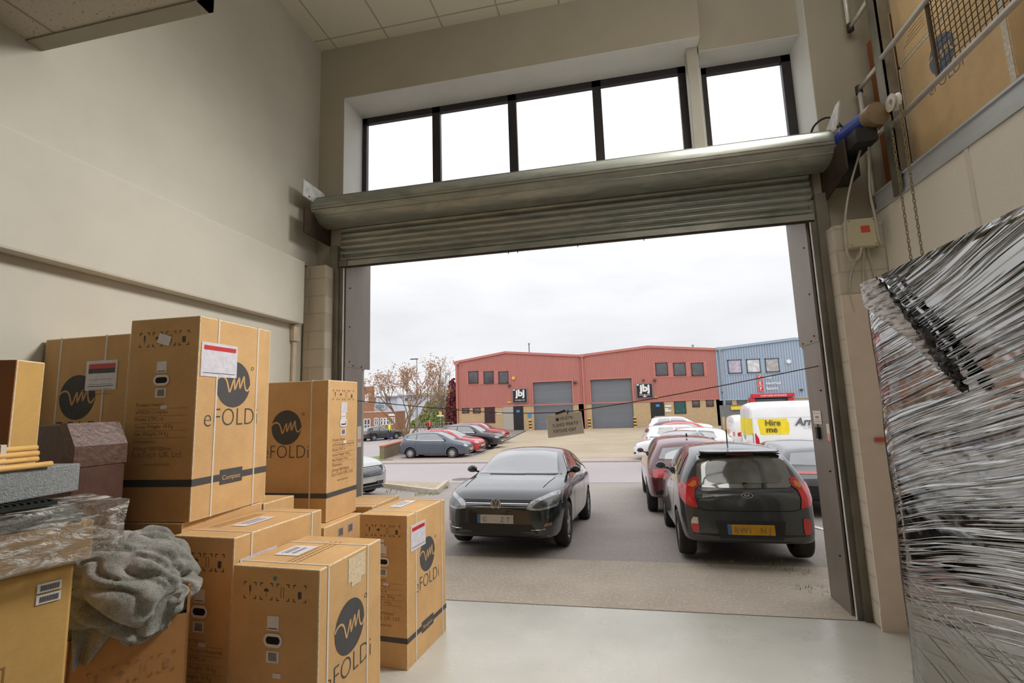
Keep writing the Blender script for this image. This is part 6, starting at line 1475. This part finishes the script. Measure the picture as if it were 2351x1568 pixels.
# lamp post, road sign, railing, low wall, grass
LPM = M('grey_lamp_post', (150, 150, 146), .5, .3)
yl = 50; b0 = at(958, 990, 'Y', yl); b0.z = ZB; zt = at(958, 824, 'Y', yl).z
t = empty('street_lamp', b0, 0, 'tall slim grey street lamp rising behind the autumn tree', 'street lamp')
one('post', LPM, lambda q: q.tube([(0, 0, 0), (0, 0, 1.2), (0, 0, zt-ZB)], [.11, .08, .05], 8), t); one('lamp_head', M('dark_lamp_head', (90, 90, 92), .5), lambda q: q.box((-.75, -.12, zt-ZB-.05), (.12, .12, zt-ZB+.06)), t, bevel=.02)
yl = 56; b0 = at(1012, 985, 'Y', yl); b0.z = ZB
t = empty('road_sign', b0, 0, 'small white and yellow road sign on a grey post before the hedge', 'road sign')
one('post', LPM, lambda q: q.tube([(0, 0, 0), (0, 0, at(1012, 945, 'Y', yl).z-ZB)], .05, 6), t)
one('sign_plate', [WHT, YLW], lambda q: (q.box((-.42, -.08, at(1012, 956, 'Y', yl).z-ZB), (.42, -.05, at(1012, 953, 'Y', yl).z-ZB)), setattr(q, 'mi', 1), q.box((-.18, -.08, at(1012, 953, 'Y', yl).z-ZB), (.18, -.05, at(1012, 945, 'Y', yl).z-ZB))), t)
yl = 60
t = empty('street_railing', (at(955, 985, 'Y', yl).x, yl, ZB), 0, 'low grey railing running in front of the hedge', 'railing'); rl = at(1040, 985, 'Y', yl).x-at(955, 985, 'Y', yl).x
one('rail', LPM, lambda q: (q.bar((0, 0, .95), (rl, 0, .95), .06, .06), q.bar((0, 0, .5), (rl, 0, .5), .06, .06)), t)
for k in range(9): one('post', LPM, lambda q: q.box((rl*k/8-.04, -.04, 0), (rl*k/8+.04, .04, 1.0)), t)
MOSSW = brickmat('mossy_brick_wall', (146, 126, 104), (126, 112, 92), (118, 110, 92), .225, .075, .012, .5, .9, 'yz')
a, b = G(882, 1056), G(926, 1040); zw = at(882, 1026, 'Y', a.y).z
lw = Vector((b.x-a.x, b.y-a.y, 0)); 
t = empty('low_wall', (a.x, a.y, gz(a.y)), atan2(lw.y, lw.x), 'short mossy brick garden wall behind the blue grey hatchback', 'wall')
one('brickwork', MOSSW, lambda q: q.box((0, -.0, 0), (lw.length+1.5, .26, zw-gz(a.y))), t); one('wall_coping', M('terracotta_coping', (176, 112, 76), .8, var=.25, scale=6), lambda q: q.box((-.02, -.03, zw-gz(a.y)), (lw.length+1.5, .29, zw-gz(a.y)+.07)), t)
g0, g1, g2 = G(848, 1052), G(882, 1058), G(905, 1057)
strip('verge_grass', [(g0.x, g0.y), (G(870, 1059).x, G(870, 1059).y), (g2.x, g2.y), (a.x+.5, a.y-.12), (a.x-.15, a.y-.12), (a.x-.15, a.y+1.6), (g0.x+.3, g0.y+1.2)], .05, MOSS, kind='stuff', label='bright green grass verge at the end of the low brick wall', cat='grass', step=.5)
tufts('grass_tuft', [(ib[1].x-.2, ib[1].y-.15, .35), ((ib[0].x+ib[1].x)/2, (ib[0].y+ib[1].y)/2-.12, .6), (ib[2].x+.1, ib[2].y-.9, .3)], .07, 'weeds along the kerb of the gravel bed', n=90)
tufts('grass_tuft', [(1.15, ap[1].y+.05, .22), (1.75, ap[1].y+.05, .25), (1.98, 6.0, .18), (2.0, 6.6, .15)], .04, 'small weeds along the edge of the concrete apron', n=26)
# bits by the vans
GRB = M('dark_grey_boarding', (112, 114, 116), .7)
pb = at(1672, 960, 'Y', 44)
sh = empty('site_hoarding', (pb.x, 44, ZB), 0, 'dark grey hoarding panel with a yellow ladder-like bar, behind the smaller white van', 'hoarding')
one('panel', GRB, lambda q: q.box((-.6, 0, 0), (6, .1, at(1672, 930, 'Y', 44).z-ZB)), sh)
one('yellow_ladder_bar', M('yellow_ladder_bar', (232, 200, 40), .5), lambda q: q.box((at(1678, 940, 'Y', 44).x-pb.x, -.12, at(1680, 941, 'Y', 44).z-ZB), (at(1705, 940, 'Y', 44).x-pb.x, -.02, at(1680, 933, 'Y', 44).z-ZB)), sh)  # plain bar for a yellow ladder-like shape, joined to the hoarding
ps = at(1664, 990, 'Y', 26.6); 
tag(one('wooden_post', M('pale_post', (190, 160, 116), .8), lambda q: q.box((ps.x-.06, 26.6, gz(27)), (ps.x+.06, 26.72, at(1664, 957, 'Y', 26.6).z))), 'pale wooden post left of the smaller white van', 'post')
# ------------------------------------------------------------------ people, two small figures far off
SKINM = M('skin', (196, 150, 126), .6)
def skinned(name, chains, mat, parent):
    bm = bmesh.new(); ly = bm.verts.layers.skin.verify(); first = True
    for ch in chains:
        pv = None
        for (p, r) in ch:
            ex = next((v for v in bm.verts if (v.co-Vector(p)).length < 1e-4), None)
            v = ex or bm.verts.new(p); v[ly].radius = (r, r)
            if first: v[ly].use_root = True; first = False
            if pv and pv is not v: bm.edges.new((pv, v))
            pv = v
    me = bpy.data.meshes.new(name); bm.to_mesh(me); bm.free(); o = bpy.data.objects.new(name, me); COL.objects.link(o); o.parent = parent
    o.modifiers.new('k', 'SKIN'); sd = o.modifiers.new('s', 'SUBSURF'); sd.levels = sd.render_levels = 2; me.materials.append(mat); return o
def person(loc, rz, label, top, legs, hair, walk=.12, s=1.0, lean=.0, arms=.18):
    t = empty('person', loc, rz, label, 'person'); t.scale = (s, s, s)
    hip = (0, 0, .95); ch = (0, .02+lean*.4, 1.22); nk = (0, .01+lean*.8, 1.46); hd = (0, .02+lean, 1.58); tp = (0, .02+lean, 1.70)
    legL = [(hip, .13), ((-.10, 0, .88), .10), ((-.11, walk*.6, .50), .072), ((-.11, walk*.3, .09), .046), ((-.11, walk*.3+.13, .035), .036)]
    legR = [(hip, .13), ((.10, 0, .88), .10), ((.11, -walk*.3, .50), .072), ((.11, -walk, .09), .046), ((.11, -walk+.13, .035), .036)]
    def arm(sg, f): return [(ch, .15), ((sg*.19, .01+lean*.7, 1.40), .062), ((sg*.25, f*.4+lean, 1.13), .045), ((sg*.23, f+.05+lean, .90), .033), ((sg*.23, f+.08+lean, .82), .036)]
    skinned('body', [[(hip, .13), (ch, .15), (nk, .055), (hd, .095), (tp, .075)], legL, legR, arm(-1, arms), arm(1, -.05)], SKINM, t)
    g = .016
    skinned('trousers', [[(hip, .14), ((-.10, 0, .88), .112), ((-.11, walk*.6, .50), .085), ((-.11, walk*.3, .12), .066)], [(hip, .14), ((.10, 0, .88), .112), ((.11, -walk*.3, .50), .085), ((.11, -walk, .12), .066)]], legs, t)
    skinned('jacket', [[((0, 0, .93), .145), (ch, .172), ((0, .01+lean*.75, 1.41), .10)], [(ch, .172)] + [(p, r+.018) for p, r in arm(-1, arms)[1:4]], [(ch, .172)] + [(p, r+.018) for p, r in arm(1, -.05)[1:4]]], top, t)
    def hf(q):
        bm = bmesh.new(); bmesh.ops.create_uvsphere(bm, u_segments=14, v_segments=10, radius=1)
        q.add([(v.co.x*.098, .005+lean+v.co.y*.112-.01, 1.655+max(v.co.z, -.35+.5*max(0, v.co.y))*.105) for v in bm.verts], [tuple(v.index for v in f.verts) for f in bm.faces]); bm.free()
    one('hair', hair, hf, t, smooth=True)
    def face(q):
        for sg in (-1, 1): q.box((sg*.034-.012, .108+lean, 1.625), (sg*.034+.012, .118+lean, 1.637))
        q.box((-.024, .106+lean, 1.545), (.024, .115+lean, 1.553))
    one('face', M('eyes_and_mouth', (70, 46, 42), .6), face, t)
    one('nose', SKINM, lambda q: q.add([(-.014, .108+lean, 1.58), (.014, .108+lean, 1.58), (0, .138+lean, 1.585), (0, .112+lean, 1.625)], [(0, 1, 2), (1, 3, 2), (0, 2, 3)]), t)
    return t
HIV = M('hi_vis_yellow', (222, 240, 50), .6); NAVYT = M('navy_trousers', (52, 58, 84), .8); REDJ = M('red_jacket', (200, 34, 52), .7); HAIRB = M('dark_hair', (46, 36, 32), .8); HAIRG = M('fair_hair', (150, 118, 96), .8)
p = G(867, 1012); person((p.x+1.75, p.y-1.2, gz(p.y)+.04), radians(-60), 'person in a yellow high visibility top and navy trousers beside the black car', HIV, NAVYT, HAIRG)
p = at(985, 1000, 'Y', 47); person((p.x, 47, gz(47)+.03), radians(-100), 'person in a red jacket walking behind the red car', REDJ, M('dark_trousers', (60, 56, 58), .8), HAIRB)
# thin white bay line near the dark grey hatchback
q0, q1 = G(1478, 1195), G(1516, 1190)
S(one('road_marking', M('worn_white_paint', (214, 210, 204), .7, var=.2, scale=12), lambda b: b.bar((q0.x, q0.y, gz(q0.y)+.004), (q1.x+.4, q1.y, gz(q1.y)+.004), .05, .006)))
q0, q1 = G(1868, 1200), G(1900, 1218)
S(one('road_marking', M('worn_white_paint', (214, 210, 204), .7), lambda b: b.bar((q0.x-1.2, q0.y+2.4, gz(q0.y+2.4)+.004), (q1.x, q1.y, gz(q1.y)+.004), .10, .006)))
md = G(1060, 1101)
tag(one('manhole_cover', M('dark_iron_cover', (112, 106, 104), .7, .3, bump=.6, bscale=30), lambda b: b.lathe([(0, 0), (.34, 0), (.36, -.01)], 24, Matrix.Translation((md.x, md.y, gz(md.y)+.012)) @ Matrix.Rotation(radians(-90), 4, 'Y'))), 'round iron manhole cover in the road left of the black hatchback', 'manhole cover')
